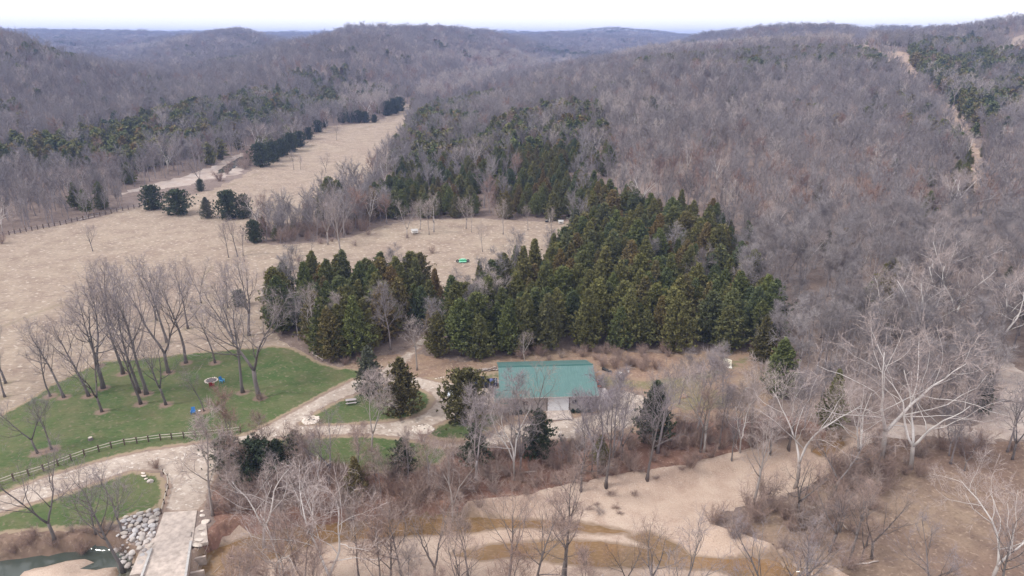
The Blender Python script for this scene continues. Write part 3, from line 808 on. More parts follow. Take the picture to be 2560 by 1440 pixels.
# ---------------------------------------------------------------- single trees, each where it stands
def tree(px, py, top, key, label, v=None, rz=None, group=None, kind='bare_tree', cat='tree', base_h=None, lean=(0, 0), wide=1.0, mats=None, z=0.0, keep=True):
    h, x, y = h_of(px, py, top, z)
    H0 = {'bushy': 6.5, 'open_tree': 16.6, 'woods_tree': 13.6, 'sycamore': 18.5, 'sapling': 7, 'cedar': 9.8, 'forest_tree': 13, 'brush': 3.4}[key]
    s = h / H0
    put(kind, key, x, y, (s * wide, s * wide, s), label, group, v, rz, cat, keep, lean=lean, mats=mats)
LT = [  # trees standing on the mown lawn and the field edge behind it
 (255, 1030, 850, 1, 'low forked tree on the lawn, its dark trunk splitting near the ground', (-.10, 0)),
 (160, 993, 800, 0, 'tall dark trunk leaning left at the left edge of the lawn', (-.14, 0)),
 (126, 990, 850, 2, 'thinner straight trunk just left of the leaning lawn tree', (-.05, 0)),
 (352, 1010, 805, 4, 'dark bare tree on the lawn in front of the close twin trunks', (-.06, 0)),
 (415, 1012, 850, 5, 'short wide-forked bare tree on the lawn left of the fire pit', (-.08, 0)),
 (258, 970, 690, 3, 'tall many-limbed tree on the lawn behind the low forked one', (0, 0)),
 (222, 990, 790, 0, 'leaning bare tree between the left edge pair and the low forked tree', (-.12, 0)),
 (465, 908, 690, 2, 'straight tall bare tree at the rear edge of the lawn', (-.03, 0)),
 (347, 982, 720, 0, 'left trunk of the close pair in the middle of the lawn', (-.05, 0)),
 (366, 985, 700, 4, 'right trunk of the close pair in the middle of the lawn', (.0, 0)),
 (422, 932, 690, 1, 'tall slim bare tree rising behind the wide-forked one', (-.04, 0)),
 (538, 908, 760, 2, 'medium bare tree on the rear lawn behind the fire pit', (-.06, 0)),
 (607, 982, 745, 4, 'straight grey trunk on the lawn right of the fire pit', (-.06, 0)),
 (650, 996, 690, 3, 'biggest lawn tree, thick double trunk with a tangled base', (-.02, 0)),
 (308, 935, 700, 0, 'slim dark tree at the lawn edge behind the close pair', (-.02, 0)),
 (510, 1028, 925, 2, 'small thin leaning tree beside the blue lawn chair', (-.16, 0)),
 (470, 822, 660, 4, 'bare tree in the dry field behind the straight tall lawn tree', (-.02, 0)),
 (503, 757, 645, 1, 'wide bare tree in the dry field, centre of the back row', (.0, 0)),
 (585, 860, 700, 2, 'bare tree in the dry grass behind the grey lawn trunk', (-.02, 0)),
 (622, 840, 650, 5, 'twiggy bare tree in the dry grass left of the evergreen grove', (0, 0)),
 (570, 770, 660, 0, 'slender bare tree behind the grey bush in the field', (0, 0)),
 (290, 755, 645, 3, 'rearmost bare tree of the left clump in the field', (0, 0)),
 (262, 752, 650, 0, 'bare tree on the left of the rear clump in the field', (-.06, 0)),
 (275, 812, 660, 2, 'bare tree in the dry field in front of the rear clump', (-.06, 0)),
 (418, 857, 655, 4, 'tall bare tree in the dry field with a dark burl halfway up', (-.08, 0)),
 (392, 800, 650, 1, 'bare tree behind the one with the dark burl', (-.05, 0)),
 (245, 915, 735, 4, 'dark tree in the dry grass left of the lawn curve', (-.02, 0)),
 (14, 958, 800, 1, 'bare tree at the left picture edge in the dry grass', (-.10, 0)),
 (12, 992, 850, 0, 'second bare tree at the left picture edge, nearer the lawn', (-.08, 0)),
 (232, 627, 562, 5, 'lone round-crowned bare tree in the open hay field', (0, 0)),
 (572, 643, 560, 0, 'leaning bare tree of the three at the field bend', (-.12, 0)),
 (594, 640, 543, 2, 'tallest of the three bare trees at the field bend', (-.03, 0)),
 (608, 638, 572, 4, 'rightmost slim tree of the three at the field bend', (0, 0)),
 (740, 642, 590, 1, 'small round bare tree in front of the grey thicket', (0, 0)),
 (781, 642, 585, 2, 'small slim bare tree in front of the grey thicket', (0, 0)),
 (95, 1135, 985, 3, 'bare tree on the lawn in front of the left fence stretch', (-.06, 0)),
 (130, 1125, 1000, 0, 'right-hand bare tree behind the left fence stretch', (-.06, 0)),
 (133, 1340, 1120, 1, 'stout dark tree on the creek bank with limbs arching low', (-.06, 0)),
 (300, 1395, 1130, 4, 'tall leaning tree on the bank left of the boulders', (-.12, 0)),
 (305, 1330, 1170, 3, 'forked tree on the grass above the boulder slope', (-.10, 0)),
 (238, 1330, 1210, 2, 'thin bare tree on the lower lawn near the creek', (-.05, 0)),
 (735, 425, 378, 0, 'twin-stemmed little tree in the middle of the far field', (0, 0)),
 (752, 424, 392, 2, 'tiny tree beside the twin-stemmed one in the far field', (0, 0)),
 (815, 432, 385, 1, 'bare tree at the lower edge of the far field', (0, 0)),
 (842, 353, 318, 2, 'solitary slim tree near the top of the far field', (0, 0)),
 (876, 440, 405, 4, 'thin tree against the far field beside the wooded slope', (0, 0)),
 (500, 468, 385, 3, 'pale bare tree standing on the far creek gravel', (0, 0)),
]
for px, py, top, v, lab, ln in LT:
    if py > 700: TRUNKS.append(pix(px, py))
    tree(px, py, top, 'open_tree', lab, v=v, rz=v * 1.3 + px * .01, lean=(ln[0], ln[1]), wide=1.0 if py > 800 else .85)
MT = [  # pale trees round the small meadow
 (855, 652, 478, 'tall grey twiggy tree with a dark bush at its foot', .62), (820, 612, 505, 'grey tree behind the tall twiggy one', .8),
 (1018, 590, 505, 'clump of slim grey trunks beside the blue-roofed shelter', .6), (1073, 586, 505, 'slim dark tree just right of the blue-roofed shelter', .5),
 (1085, 580, 485, 'spreading pale tree right of the slim dark one in the meadow', .8), (1050, 575, 500, 'pale tree behind the blue-roofed shelter', .6),
 (1165, 572, 495, 'pale double tree at the rear of the meadow', .7), (1179, 580, 520, 'slender young tree beside the pale double tree', .5),
 (1206, 628, 560, 'small upright many-stemmed tree alone in the meadow', .7), (1258, 585, 505, 'broad vase-shaped pale tree at the meadow edge', 1.0),
 (1320, 574, 515, 'small pale tree between the broad one and the trail', .7), (1378, 598, 525, 'thin whitish tree at the trail mouth', .55),
 (1043, 925, 798, 'pale round-headed tree beside the trail to the meadow', .85), (787, 888, 725, 'grey tree at the lawn edge in front of the left grove', .95),
 (735, 925, 805, 'bare tree at the left edge of the grove', .7) if False else (1312, 905, 830, 'small whitish tree behind the barn roof', .7),
 (735, 945, 0, '', 0),
]
for px, py, top, lab, wd in MT:
    if not lab: continue
    tree(px, py, top, 'open_tree', lab, lean=(0, 0), wide=.55 + wd * .55, mats=('wtrunk', 'wtwig'))
# trees around the drive, the barn and along the near bank
tree(930, 1130, 935, 'woods_tree', 'big pale grey tree between the drive and the creek woods', v=2, wide=1.0, mats=('wtrunk', 'wtwig'))
tree(1240, 830, 680, 'woods_tree', 'round grey crown of a bare tree inside the evergreen grove', v=4, wide=1.15, mats=('wtrunk', 'wtwig'))
tree(860, 870, 735, 'woods_tree', 'bare pale branches in the middle of the left evergreen grove', v=1, wide=1.0, mats=('wtrunk', 'wtwig'))
# evergreens standing alone
def ev(px, py, top, label, v, wide, mats=None, kind='cedar_tree', z=0.0, key='cedar'):
    if wide >= 1.3 and py < 620:
        key = 'bushy'; wide = {1.3: .75, 1.35: .8, 1.4: .75, 1.5: .95, 1.9: 1.15, 2.0: .95}.get(wide, .8)
    elif wide > 1.25: key = 'bushy'; wide = .95
    tree(px, py, top, key, label, v=v, wide=wide, mats=mats, kind=kind)
ev(926, 985, 862, 'tall grey-green cedar at the bend of the drive', 1, 1.0, ('cedar_trunk', 'cedar_grey'))
ev(1006, 1032, 893, 'rusty-tipped dark cedar on the island of the drive', 4, 1.12, ('cedar_trunk', 'cedar_rust'))
ev(1166, 1050, 932, 'broad brown-green cedar screening the vehicles', 4, 1.5, ('cedar_trunk', 'cedar_rust'))
ev(1345, 1140, 1022, 'dark round evergreen in front of the garage door', 4, 1.15, ('cedar_trunk', 'cedar_dark'))
ev(1632, 1105, 950, 'dark pointed cedar at the right end of the barn yard', 1, 1.0, ('cedar_trunk', 'cedar_dark'))
ev(1945, 985, 845, 'brown-green cedar at the far right corner of the yard', 3, 1.15)
ev(1905, 905, 790, 'rusty cedar at the right end of the big grove', 1, 1.0, ('cedar_trunk', 'cedar_rust'))
ev(2075, 1070, 920, 'dark cedar among the creek trees right of the yard', 0, .8)
ev(2450, 1040, 930, 'dark cedar beside the pale gravel at the right edge', 2, .8, ('cedar_trunk', 'cedar_dark'))
ev(745, 1180, 1078, 'grey-green cedar in the brush below the drive fork', 1, 1.2, ('cedar_trunk', 'cedar_grey'))
ev(700, 1200, 1100, 'dark cedar low in the brush beside the bridge road', 4, 1.2, ('cedar_trunk', 'cedar_dark'))
ev(650, 1215, 1110, 'dark broad evergreen behind the white dead sycamore', 4, 1.4, ('cedar_trunk', 'cedar_dark'))
ev(575, 1180, 1100, 'grey-brown evergreen mound beside the bridge road', 4, 1.3, ('cedar_trunk', 'cedar_grey'))
ev(1010, 1180, 1095, 'dark evergreen in the thicket below the drive', 4, 1.2, ('cedar_trunk', 'cedar_dark'))
ev(1190, 1160, 1060, 'dark evergreen in the thicket left of the barn front', 4, 1.1, ('cedar_trunk', 'cedar_dark'))
ev(1500, 1160, 1085, 'small cedar on the bank below the barn yard', 0, 1.0)
ev(385, 525, 468, 'left dark evergreen of the pair at the field fence', 4, 1.5, ('cedar_trunk', 'cedar_dark'))
ev(447, 537, 478, 'right dark evergreen of the pair at the field fence', 4, 1.9, ('cedar_trunk', 'cedar_dark'))
ev(502, 478, 450, 'small dark bush-like evergreen by the far creek gravel', 4, 1.4, ('cedar_trunk', 'cedar_dark'))
ev(519, 545, 492, 'grey-green evergreen left of the broad hedge cedars', 1, 1.2, ('cedar_trunk', 'cedar_grey'))
ev(575, 546, 480, 'broad dark cedar in the hedge between the two fields', 4, 1.5, ('cedar_trunk', 'cedar_dark'))
ev(612, 545, 490, 'dark cedar at the right of the hedge between the fields', 4, 1.4)
ev(638, 605, 552, 'round dark evergreen at the front of the grey thicket', 4, 1.3, ('cedar_trunk', 'cedar_dark'))
ev(600, 765, 728, 'grey shaggy bush among the field trees', 4, 1.8, ('cedar_trunk', 'cedar_grey'))
ev(672, 745, 705, 'pale grey-green cedar at the left tip of the grove', 1, 1.0, ('cedar_trunk', 'cedar_grey'))
ev(1383, 668, 583, 'pointed dark cedar standing highest at the meadow corner', 0, .9, ('cedar_trunk', 'cedar_dark'))
ev(1200, 745, 652, 'slim cedar at the left tip of the big grove', 2, .85)
ev(1290, 700, 612, 'cedar at the upper left edge of the big grove', 0, .9)
ev(1437, 640, 520, 'tall bluish cedar at the right end of the meadow', 1, 1.0, ('cedar_trunk', 'cedar_grey'))
for a, (px, py, top) in enumerate([(655, 418, 362), (684, 405, 358), (706, 392, 352), (728, 380, 336), (750, 368, 332), (772, 354, 326), (796, 340, 312), (812, 330, 309),
                      (856, 315, 290), (876, 311, 284), (896, 309, 280), (914, 308, 282), (936, 307, 288), (968, 292, 258), (985, 288, 252), (1000, 283, 250)]):
    ev(px, py, top, 'dark round evergreen in the row along the far field edge', 4, 2.0, ('cedar_trunk', 'cedar_dark'))
    TREES[-1]['group'] = 'evergreen row along the far field'
# white-limbed sycamores
SY = [
 (655, 1335, 1130, 1, 'dead-white contorted sycamore beside the bridge road', 1.15), (832, 1470, 1150, 0, 'big white-limbed sycamore rising from the near gravel bar', 1.0),
 (700, 1480, 1240, 2, 'white-limbed sycamore left of the big one at the bottom', 1.0), (1285, 1200, 1000, 3, 'pale sycamore overlapping the green roof', .9),
 (2140, 1180, 960, 4, 'big white-limbed sycamore leaning over the creek bend', 1.05), (2200, 1165, 800, 0, 'tallest whitish sycamore above the creek bend', 1.1),
 (2275, 1175, 900, 1, 'sycamore with long white limbs reaching right over the brown clearing', 1.15), (1992, 1195, 900, 2, 'three-stemmed white sycamore on the gravel bar', .9),
 (1760, 1130, 925, 3, 'pinkish-white sycamore in front of the yard', 1.0), (1850, 1130, 990, 4, 'low white sycamore at the bank right of the yard', 1.0),
 (2475, 1480, 1180, 2, 'forked white sycamore in the bottom right clearing', .9), (2210, 900, 745, 0, 'white upright sycamore in the right woods behind the creek', .9),
 (2370, 850, 640, 3, 'spreading white sycamore crown high in the right woods', 1.25), (2290, 880, 690, 1, 'white arching sycamore left of the spreading one', 1.2),
 (2490, 900, 690, 4, 'white sycamore limbs near the right edge beside the pale gravel', 1.2), (2365, 560, 420, 1, 'white twisted sycamore crown beside the cut line', 1.3),
 (2545, 700, 570, 2, 'white sycamore at the right edge of the woods', 1.0), (2345, 760, 560, 0, 'thin white sycamore above the right woods', .7),
 (1600, 555, 420, 2, 'pale fan-shaped tree on the middle of the slope', .8), (2100, 620, 520, 3, 'white forked tree on the lower slope right of the grove', .7),
 (1555, 1150, 1000, 0, 'grey leaning tree on the bank below the barn yard', .8), (1480, 1175, 990, 2, 'straight dark-stemmed tree on the bank in front of the barn', .5),
 (650, 395, 305, 1, 'white-limbed tree by the far creek pool', 1.1), (692, 355, 310, 0, 'white-limbed tree behind the far hedge row', .9),
 (920, 300, 238, 3, 'whitish tree cluster behind the far evergreens', 1.1), (1060, 240, 195, 4, 'pale sycamores at the head of the far field', 1.2),
 (175, 505, 415, 2, 'white trunk in the woods edge at the far left', .8), (135, 500, 425, 0, 'pale leaning tree at the far left woods edge', .8),
 (790, 300, 255, 1, 'pale tree left of the far evergreen row', .9), (1130, 1270, 1090, 3, 'dense pinkish twiggy tree on the bank left of centre', .8),
 (2410, 1180, 1080, 0, 'bare leaning tree by the pale gravel at the right', .9), (2530, 1150, 960, 1, 'dark leaning tree at the right edge in front of the gravel', .8),
]
for px, py, top, v, lab, wd in SY:
    b = 'dark' in lab or 'grey leaning' in lab or 'bare leaning' in lab
    h, x, y = h_of(px, py, top)
    z = land1(*ground_pix(px, py)) if y > 200 else 0
    if y > 200:
        g = ground_pix(px, py); x, y = g
        dd = (720 - top) / F
        h = max(6, min(22, CAM_Z + y * (-SP + dd * CP) / (CP + dd * SP) - z))
    s = h / 18.5
    put('bare_tree' if b else 'sycamore_tree', 'sycamore', x, y, (s * wd, s * wd, s), lab, None, v, px * .37, 'tree', True, mats=('bark', 'twig') if b else (('wtrunk', 'wtwig') if 'pinkish' in lab or 'grey' in lab else None))

# ---------------------------------------------------------------- woods and groves
CEDARS = [([(1090, 890), (1200, 912), (1290, 895), (1500, 893), (1700, 893), (1830, 888), (1910, 870), (1945, 835), (1890, 760), (1800, 650), (1640, 560), (1500, 540), (1430, 610), (1400, 670), (1300, 710), (1210, 760), (1110, 830)], .93),
 ([(665, 830), (750, 850), (800, 905), (880, 910), (950, 895), (1010, 840), (1100, 790), (1095, 735), (1000, 735), (900, 720), (740, 730)], .9),
 ([(900, 560), (1000, 555), (1480, 560), (1640, 600), (1560, 500), (1480, 480), (1350, 450), (1250, 460), (1100, 445), (980, 460)], .86),
 ([(930, 500), (1520, 500), (1530, 400), (1500, 290), (1420, 270), (1300, 300), (1200, 350), (1020, 430)], .68), ([(960, 430), (1080, 400), (1200, 330), (1180, 290), (1050, 310), (1000, 350)], .62), ([(830, 500), (900, 520), (900, 450), (840, 440)], .5),
 ([(1010, 330), (1180, 300), (1250, 240), (1100, 270)], .55), ([(1440, 560), (1880, 700), (1800, 560), (1600, 480)], .6),
 ([(-100, 470), (250, 450), (400, 420), (560, 360), (700, 330), (860, 280), (830, 240), (620, 250), (400, 300), (230, 350), (-100, 400)], .78),
 ([(-200, 320), (60, 330), (60, 280), (-200, 270)], .5), ([(50, 150), (200, 175), (210, 150), (60, 125)], .5), ([(700, 260), (870, 220), (870, 170), (700, 200)], .35),
 ([(500, 170), (750, 130), (880, 120), (700, 160), (520, 195)], .4), ([(300, 550), (500, 540), (650, 555), (640, 500), (520, 480)], .4), ([(780, 520), (850, 515), (850, 440), (790, 450)], .7),
 ([(1700, 130), (2010, 126), (2010, 108), (1700, 112)], .85), ([(1580, 185), (2160, 180), (2210, 140), (1900, 142), (1600, 158)], .62), ([(1850, 205), (2200, 190), (2200, 165), (1850, 165)], .3),
 ([(2240, 135), (2330, 230), (2480, 290), (2700, 290), (2700, 180), (2560, 150), (2420, 105)], .8), ([(2380, 330), (2480, 350), (2520, 270), (2400, 250)], .5),
 ([(2250, 260), (2350, 330), (2440, 420), (2430, 500), (2390, 480), (2330, 350), (2230, 270)], .5), ([(2200, 110), (2440, 170), (2440, 100), (2260, 100)], .3),
 ([(1340, 140), (1600, 160), (1600, 140), (1340, 110)], .4), ([(100, 110), (260, 120), (260, 95), (100, 95)], .3), ([(1560, 560), (1900, 900), (1980, 900), (1900, 650), (1700, 500)], .25)]
CEDW = [(np.array(P, float), p) for P, p in CEDARS]
NOGO = [poly([(330, 522), (300, 490), (440, 462), (590, 415), (640, 378), (665, 395), (610, 445), (480, 490), (360, 520)]), FIELDA, RUST, DRYLAWN, DRIVE, BED, CUT, CLEAR1, CLEAR2, CLEAR3, BROWN] + LAWNS + FARGRAVEL
GROVES = [np.array(CEDARS[0][0], float), np.array(CEDARS[1][0], float)]
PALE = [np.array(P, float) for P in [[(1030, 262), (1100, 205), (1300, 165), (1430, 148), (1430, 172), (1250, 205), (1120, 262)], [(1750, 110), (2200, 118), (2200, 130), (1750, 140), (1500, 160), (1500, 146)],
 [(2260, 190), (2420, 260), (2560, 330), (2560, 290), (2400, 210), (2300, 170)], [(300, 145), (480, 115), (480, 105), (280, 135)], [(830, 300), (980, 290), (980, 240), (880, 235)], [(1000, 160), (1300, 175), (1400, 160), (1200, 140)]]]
LEFTBANK = np.array([(-900, 1200), (0, 1180), (430, 1180), (520, 1280), (520, 1800), (-900, 1800)], float)
HEADROOM = np.array([(490, 600), (500, 545), (560, 552), (640, 520), (900, 440), (1010, 552), (900, 600)], float)

def scatter(y0, y1, sp0, k):
    """jittered rows of candidate spots; spacing widens with distance"""
    X, Y, Sp = [], [], []
    y = y0
    while y < y1:
        sp = max(sp0, k * y)
        xm = .80 * y + 25
        x = np.arange(-xm, xm, sp)
        X.append(x + rng.uniform(-.46, .46, len(x)) * sp); Y.append(np.full(len(x), y) + rng.uniform(-.46, .46, len(x)) * sp); Sp.append(np.full(len(x), sp))
        y += sp
    return np.concatenate(X), np.concatenate(Y), np.concatenate(Sp)

def region_label(px, py, Y, ced, white=False):
    what = 'cedar' if ced else ('pale sycamore' if white else 'leafless tree')
    if ced:
        if inside(GROVES[0], [px], [py])[0]: return 'olive-green cedar packed in the big grove behind the barn', 'cedars of the big grove'
        if inside(GROVES[1], [px], [py])[0]: return 'dark green cedar in the smaller grove behind the lawn', 'cedars of the smaller grove'
        if px < 900 and Y > 180: return 'dark cedar among the grey woods across the field', 'cedars across the field'
        if Y > 170: return 'olive cedar among bare trees on the middle hill', 'cedars on the middle hill'
        return 'cedar among the bare creek woods', 'cedars in the creek woods'
    if py > 1040 and px < 1900: return 'leafless twiggy tree in the thicket between drive and creek', 'thicket trees between drive and creek'
    if px > 1850 and Y < 180: return 'leafless tree in the open creek woods on the right', 'creek woods trees'
    if inside(GROVES[0], [px], [py])[0] or inside(GROVES[1], [px], [py])[0]: return 'leafless grey tree caught among the evergreens', 'bare trees among the evergreens'
    if px < 900: return 'leafless grey tree in the thicket between the two fields', 'thicket trees between the fields'
    return 'leafless grey tree on the wooded slope right of the grove', 'slope trees right of the grove'

def fill():
    for (y0, y1, sp0, k) in [(62, 205, 3.6, 0), (205, 7000, 5.0, .0088)]:
        x, y, sp = scatter(y0, y1, sp0, k)
        z = land(x, y)
        px, py = project(x, y, z)
        ok = (px > -260) & (px < 2820) & (py < 1560)
        for P in NOGO:
            lo, hi = P.min(0), P.max(0)
            m = ok & (x > lo[0]) & (x < hi[0]) & (y > lo[1]) & (y < hi[1])
            idx = np.where(m)[0]
            ok[idx[inside(P, x[idx], y[idx])]] = False
        nearm = y < 205
        ok &= ~(nearm & inside(LEFTBANK, px, py))
        ok &= ~(nearm & (py > 1380))
        x, y, z, sp, px, py = (a[ok] for a in (x, y, z, sp, px, py))
        cp = np.full(len(x), .035)
        for P, p in CEDW:
            ii = inside(P, px, py); cp[ii] = np.maximum(cp[ii], p)
        cl = vnoise(x, y, np.where(y > 600, 60, 18), 21)
        def rank(a): r_ = np.empty(len(a)); r_[np.argsort(a)] = np.arange(len(a)) / len(a); return r_
        cl = rank(rank(cl) * .55 + rng.random(len(x)) * .45)
        isc = cl < cp
        grove = inside(GROVES[0], px, py) | inside(GROVES[1], px, py)
        u = rng.random(len(x))
        strip = (y < 205) & (py > 1040) & (px < 1900)
        rightw = (y < 205) & ~strip & ~grove & (px > 1500)
        keep = np.where(grove, u < .70, np.where(strip, u < np.where((px < 1210) & (py < 1195), .09, .34), np.where(rightw, u < .5, u < .38)))
        keep |= (y > 205)
        isc &= ~(strip & (rng.random(len(x)) < .5))
        for i in np.where(keep)[0]:
            X, Y, Z = x[i], y[i], z[i]
            r1, r2 = rng.random(), rng.random()
            if isc[i]:
                far = Y > 330
                if grove[i]: s = .85 + .55 * r1
                elif Y < 205: s = .7 + .4 * r1
                else: s = .75 + .4 * r1
                wd = max(1, sp[i] / 6.0) * (.9 + .35 * r2) * (1.0 if grove[i] else 1.05)
                lab, gr = region_label(px[i], py[i], Y, True)
                put('cedar_tree', 'cedar_far' if far else 'cedar', X, Y, (s * wd, s * wd, s), lab, gr, cat='tree', z=Z)
            else:
                if grove[i] and r1 < .45: continue
                far = Y > 215
                wd = max(1, sp[i] / 5.6) * (.85 + .3 * r2)
                if far:
                    s = .58 + .62 * r1 ** 1.3 + min(.12, Y / 9000)
                    lab, gr = region_label(px[i], py[i], Y, False)
                    if rng.random() < (.02 if Y < 700 else .004): put('sycamore_tree', 'sycamore', X, Y, (.62 * wd, .62 * wd, .75), 'pale white-limbed tree on the wooded slope', 'pale trees on the slope', cat='tree', z=Z)
                    else:
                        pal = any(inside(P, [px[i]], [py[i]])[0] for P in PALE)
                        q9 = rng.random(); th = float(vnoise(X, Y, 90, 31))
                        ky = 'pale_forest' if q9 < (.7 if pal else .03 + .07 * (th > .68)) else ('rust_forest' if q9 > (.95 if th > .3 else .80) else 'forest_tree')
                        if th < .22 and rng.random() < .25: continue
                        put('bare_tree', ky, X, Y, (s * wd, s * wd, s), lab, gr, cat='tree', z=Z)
                elif strip[i]:
                    s = .7 + .5 * r1
                    lab, gr = region_label(px[i], py[i], Y, False)
                    ky = 'open_tree' if r2 < .45 else ('woods_tree' if r2 < .8 else 'sapling'); q9 = s * (.82 if ky == 'open_tree' else 1 if ky == 'woods_tree' else 1.2)
                    put('bare_tree', ky, X, Y, q9, lab, gr, cat='tree', z=Z, mats=(('forest_bark', 'twig'), ('wtrunk', 'wtwig'), ('bark', 'brush'))[int(rng.integers(3))])
                else:
                    s = (.65 + .5 * r1)
                    lab, gr = region_label(px[i], py[i], Y, False)
                    if rng.random() < .05 and px[i] > 1900: put('sycamore_tree', 'sycamore', X, Y, .55 + .3 * r1, 'pale sycamore in the creek woods on the right', 'pale sycamores in the creek woods', cat='tree', z=Z)
                    else: put('bare_tree', 'woods_tree', X, Y, (s * 1.1, s * 1.1, s), lab, gr, cat='tree', z=Z)
fill()

def fill_zone(P, sp, fn, n_max=400, z_bed=0.0):
    Pw = poly(P, z_bed)
    lo, hi = Pw.min(0), Pw.max(0)
    xs = np.arange(lo[0], hi[0], sp); ys = np.arange(lo[1], hi[1], sp)
    gx, gy = np.meshgrid(xs, ys); gx = gx.ravel() + rng.uniform(-.5, .5, gx.size) * sp; gy = gy.ravel() + rng.uniform(-.5, .5, gy.size) * sp
    ii = np.where(inside(Pw, gx, gy))[0]
    for i in ii[:n_max]: fn(gx[i], gy[i], rng.random())
def brush_fn(lab, gr, s0=.6, s1=.7, p=1.0):
    def f(x, y, r):
        if rng.random() < p: put('shrub', 'brush', x, y, s0 + s1 * r, lab, gr, cat='shrub')
    return f
def near_fn(lab, gr, key, s0, s1, p=1, kind='bare_tree', mats=None):
    def f(x, y, r):
        if rng.random() < p: put(kind, key, x, y, s0 + s1 * r, lab, gr, cat='tree', mats=mats)
    return f
# bank thickets
fill_zone([(520, 1310), (545, 1200), (620, 1140), (780, 1170), (900, 1195), (1060, 1190), (1170, 1262), (1000, 1268), (760, 1276), (640, 1288), (560, 1312)], 2.3, brush_fn('tangled leafless shrub in the thicket beside the bridge road', 'shrubs left of centre on the bank', .7, .7))
fill_zone([(1060, 1190), (1140, 1130), (1420, 1112), (1600, 1080), (1760, 1060), (1900, 1050), (2040, 1090), (1950, 1102), (1850, 1136), (1700, 1170), (1560, 1190), (1430, 1215), (1300, 1245), (1170, 1262)], 2.7, brush_fn('tangled reddish-brown shrub on the far creek bank', 'shrubs on the far creek bank', .5, .6))
fill_zone([(-300, 1345), (0, 1338), (100, 1326), (200, 1322), (290, 1312), (330, 1380), (180, 1346), (0, 1360), (-300, 1372)], 2.0, brush_fn('low leafless shrub on the creek bank below the lower lawn', 'shrubs below the lower lawn', .3, .4))
fill_zone([(1090, 880), (1300, 900), (1600, 905), (1900, 890), (1880, 870), (1500, 872), (1250, 885)], 2.4, brush_fn('brown leafless shrub along the foot of the big grove', 'shrubs along the grove foot', .4, .5, .6))
fill_zone([(1490, 905), (1660, 905), (1660, 930), (1500, 922)], 2.0, brush_fn('straw-coloured bush behind the barn', 'straw-coloured bushes behind the barn', .5, .4, .8))
fill_zone([(800, 902), (900, 898), (905, 915), (830, 915)], 2.0, brush_fn('low brown shrub between the lawn and the left grove', 'shrubs between lawn and grove', .25, .3, .7))
fill_zone([(1750, 1310), (1870, 1285), (2000, 1250), (2120, 1180), (2220, 1130), (2340, 1150), (2240, 1250), (2160, 1330), (2140, 1420), (2060, 1420), (1900, 1370), (1800, 1345)], 3.0, brush_fn('leafless brown shrub on the right bank of the creek', 'shrubs on the right creek bank', .5, .7, .7))
fill_zone([(560, 1500), (900, 1430), (1250, 1400), (1420, 1420), (1480, 1500), (900, 1560)], 3.4, brush_fn('leafless shrub on the near gravel bank at the bottom', 'shrubs at the bottom', .5, .8, .6))
fill_zone([(640, 575), (760, 560), (870, 510), (935, 480), (1000, 545), (940, 566), (880, 588), (800, 602), (700, 606), (640, 600)], 4.3, near_fn('grey twiggy tree in the dense thicket dividing the fields', 'thicket trees dividing the fields', 'forest_tree', .6, .35, .75, mats=('forest_bark', 'pale_far')))
fill_zone([(640, 600), (700, 606), (800, 602), (880, 588), (940, 566), (935, 540), (870, 560), (700, 575), (640, 580)], 3.6, brush_fn('low grey shrub in the thicket dividing the fields', 'shrubs in the thicket dividing the fields', .8, .8, .55))
for a, (px, py, top) in enumerate([(660, 585, 540), (700, 575, 530), (735, 590, 548), (770, 570, 520), (830, 545, 440), (812, 560, 480), (850, 530, 450), (895, 560, 500), (930, 545, 470), (690, 600, 565)]):
    ev(px, py, top, 'dark cedar half hidden in the grey thicket dividing the fields', a, 1.15)
    TREES[-1]['group'] = 'cedars in the thicket dividing the fields'
fill_zone([(600, 760), (1000, 600), (1010, 560), (900, 590), (700, 610), (640, 605)], 4, brush_fn('low shrub at the edge of the grey thicket', 'shrubs at the thicket edge', .4, .4, .1))
fill_zone([(600, 400), (640, 380), (640, 420), (560, 450), (540, 460)], 5, brush_fn('brown shrub beside the far creek pool', 'shrubs by the far creek pool', .9, .8, .7))
for px, py, s, lab in [(1018, 594, .5, 'dark low bush at the foot of the slim grey trunks'), (1080, 632, .75, 'pink-brown shrub alone in the meadow'), (857, 655, .5, 'dark bush at the foot of the tall twiggy tree'),
                       (393, 1172, .55, 'small evergreen-looking shrub above the rock bed at the road corner'), (5, 610, 1.2, 'dark bush at the left picture edge by the field fence'), (650, 1000, .6, 'tangle of suckers round the base of the biggest lawn tree')]:
    x, y = pix(px, py); put('shrub', 'brush', x, y, s, lab, None, cat='shrub', keep=True)
# young growth and near-bank trees at the bottom of the picture
fill_zone([(1060, 1420), (1250, 1400), (1440, 1430), (1450, 1520), (1000, 1560), (960, 1450)], 4.2, near_fn('leafless grey tree at the bottom edge of the picture', 'trees at the bottom edge', 'open_tree', .65, .35, .6, mats=('bark', 'brush')))
fill_zone([(560, 1480), (900, 1500), (960, 1480), (900, 1620), (560, 1620)], 5.0, near_fn('leafless tree rising from below the bottom edge', 'trees below the bottom edge', 'woods_tree', .8, .35, .8, mats=('wtrunk', 'brush')))
fill_zone([(1800, 1360), (1900, 1300), (2060, 1240), (2200, 1200), (2200, 1340), (2150, 1440), (2000, 1420)], 5.5, near_fn('leafless tree on the right creek bank', 'trees on the right creek bank', 'open_tree', .4, .35, .65, mats=('bark', 'brush')))
fill_zone([(1830, 1345), (1960, 1385), (2060, 1425), (2200, 1440), (2250, 1360), (2150, 1300), (1950, 1300)], 5.0, near_fn('brushy leafless tree at the near right bend of the creek', 'brushy trees at the right bend', 'open_tree', .35, .35, .7, mats=('bark', 'brush')))
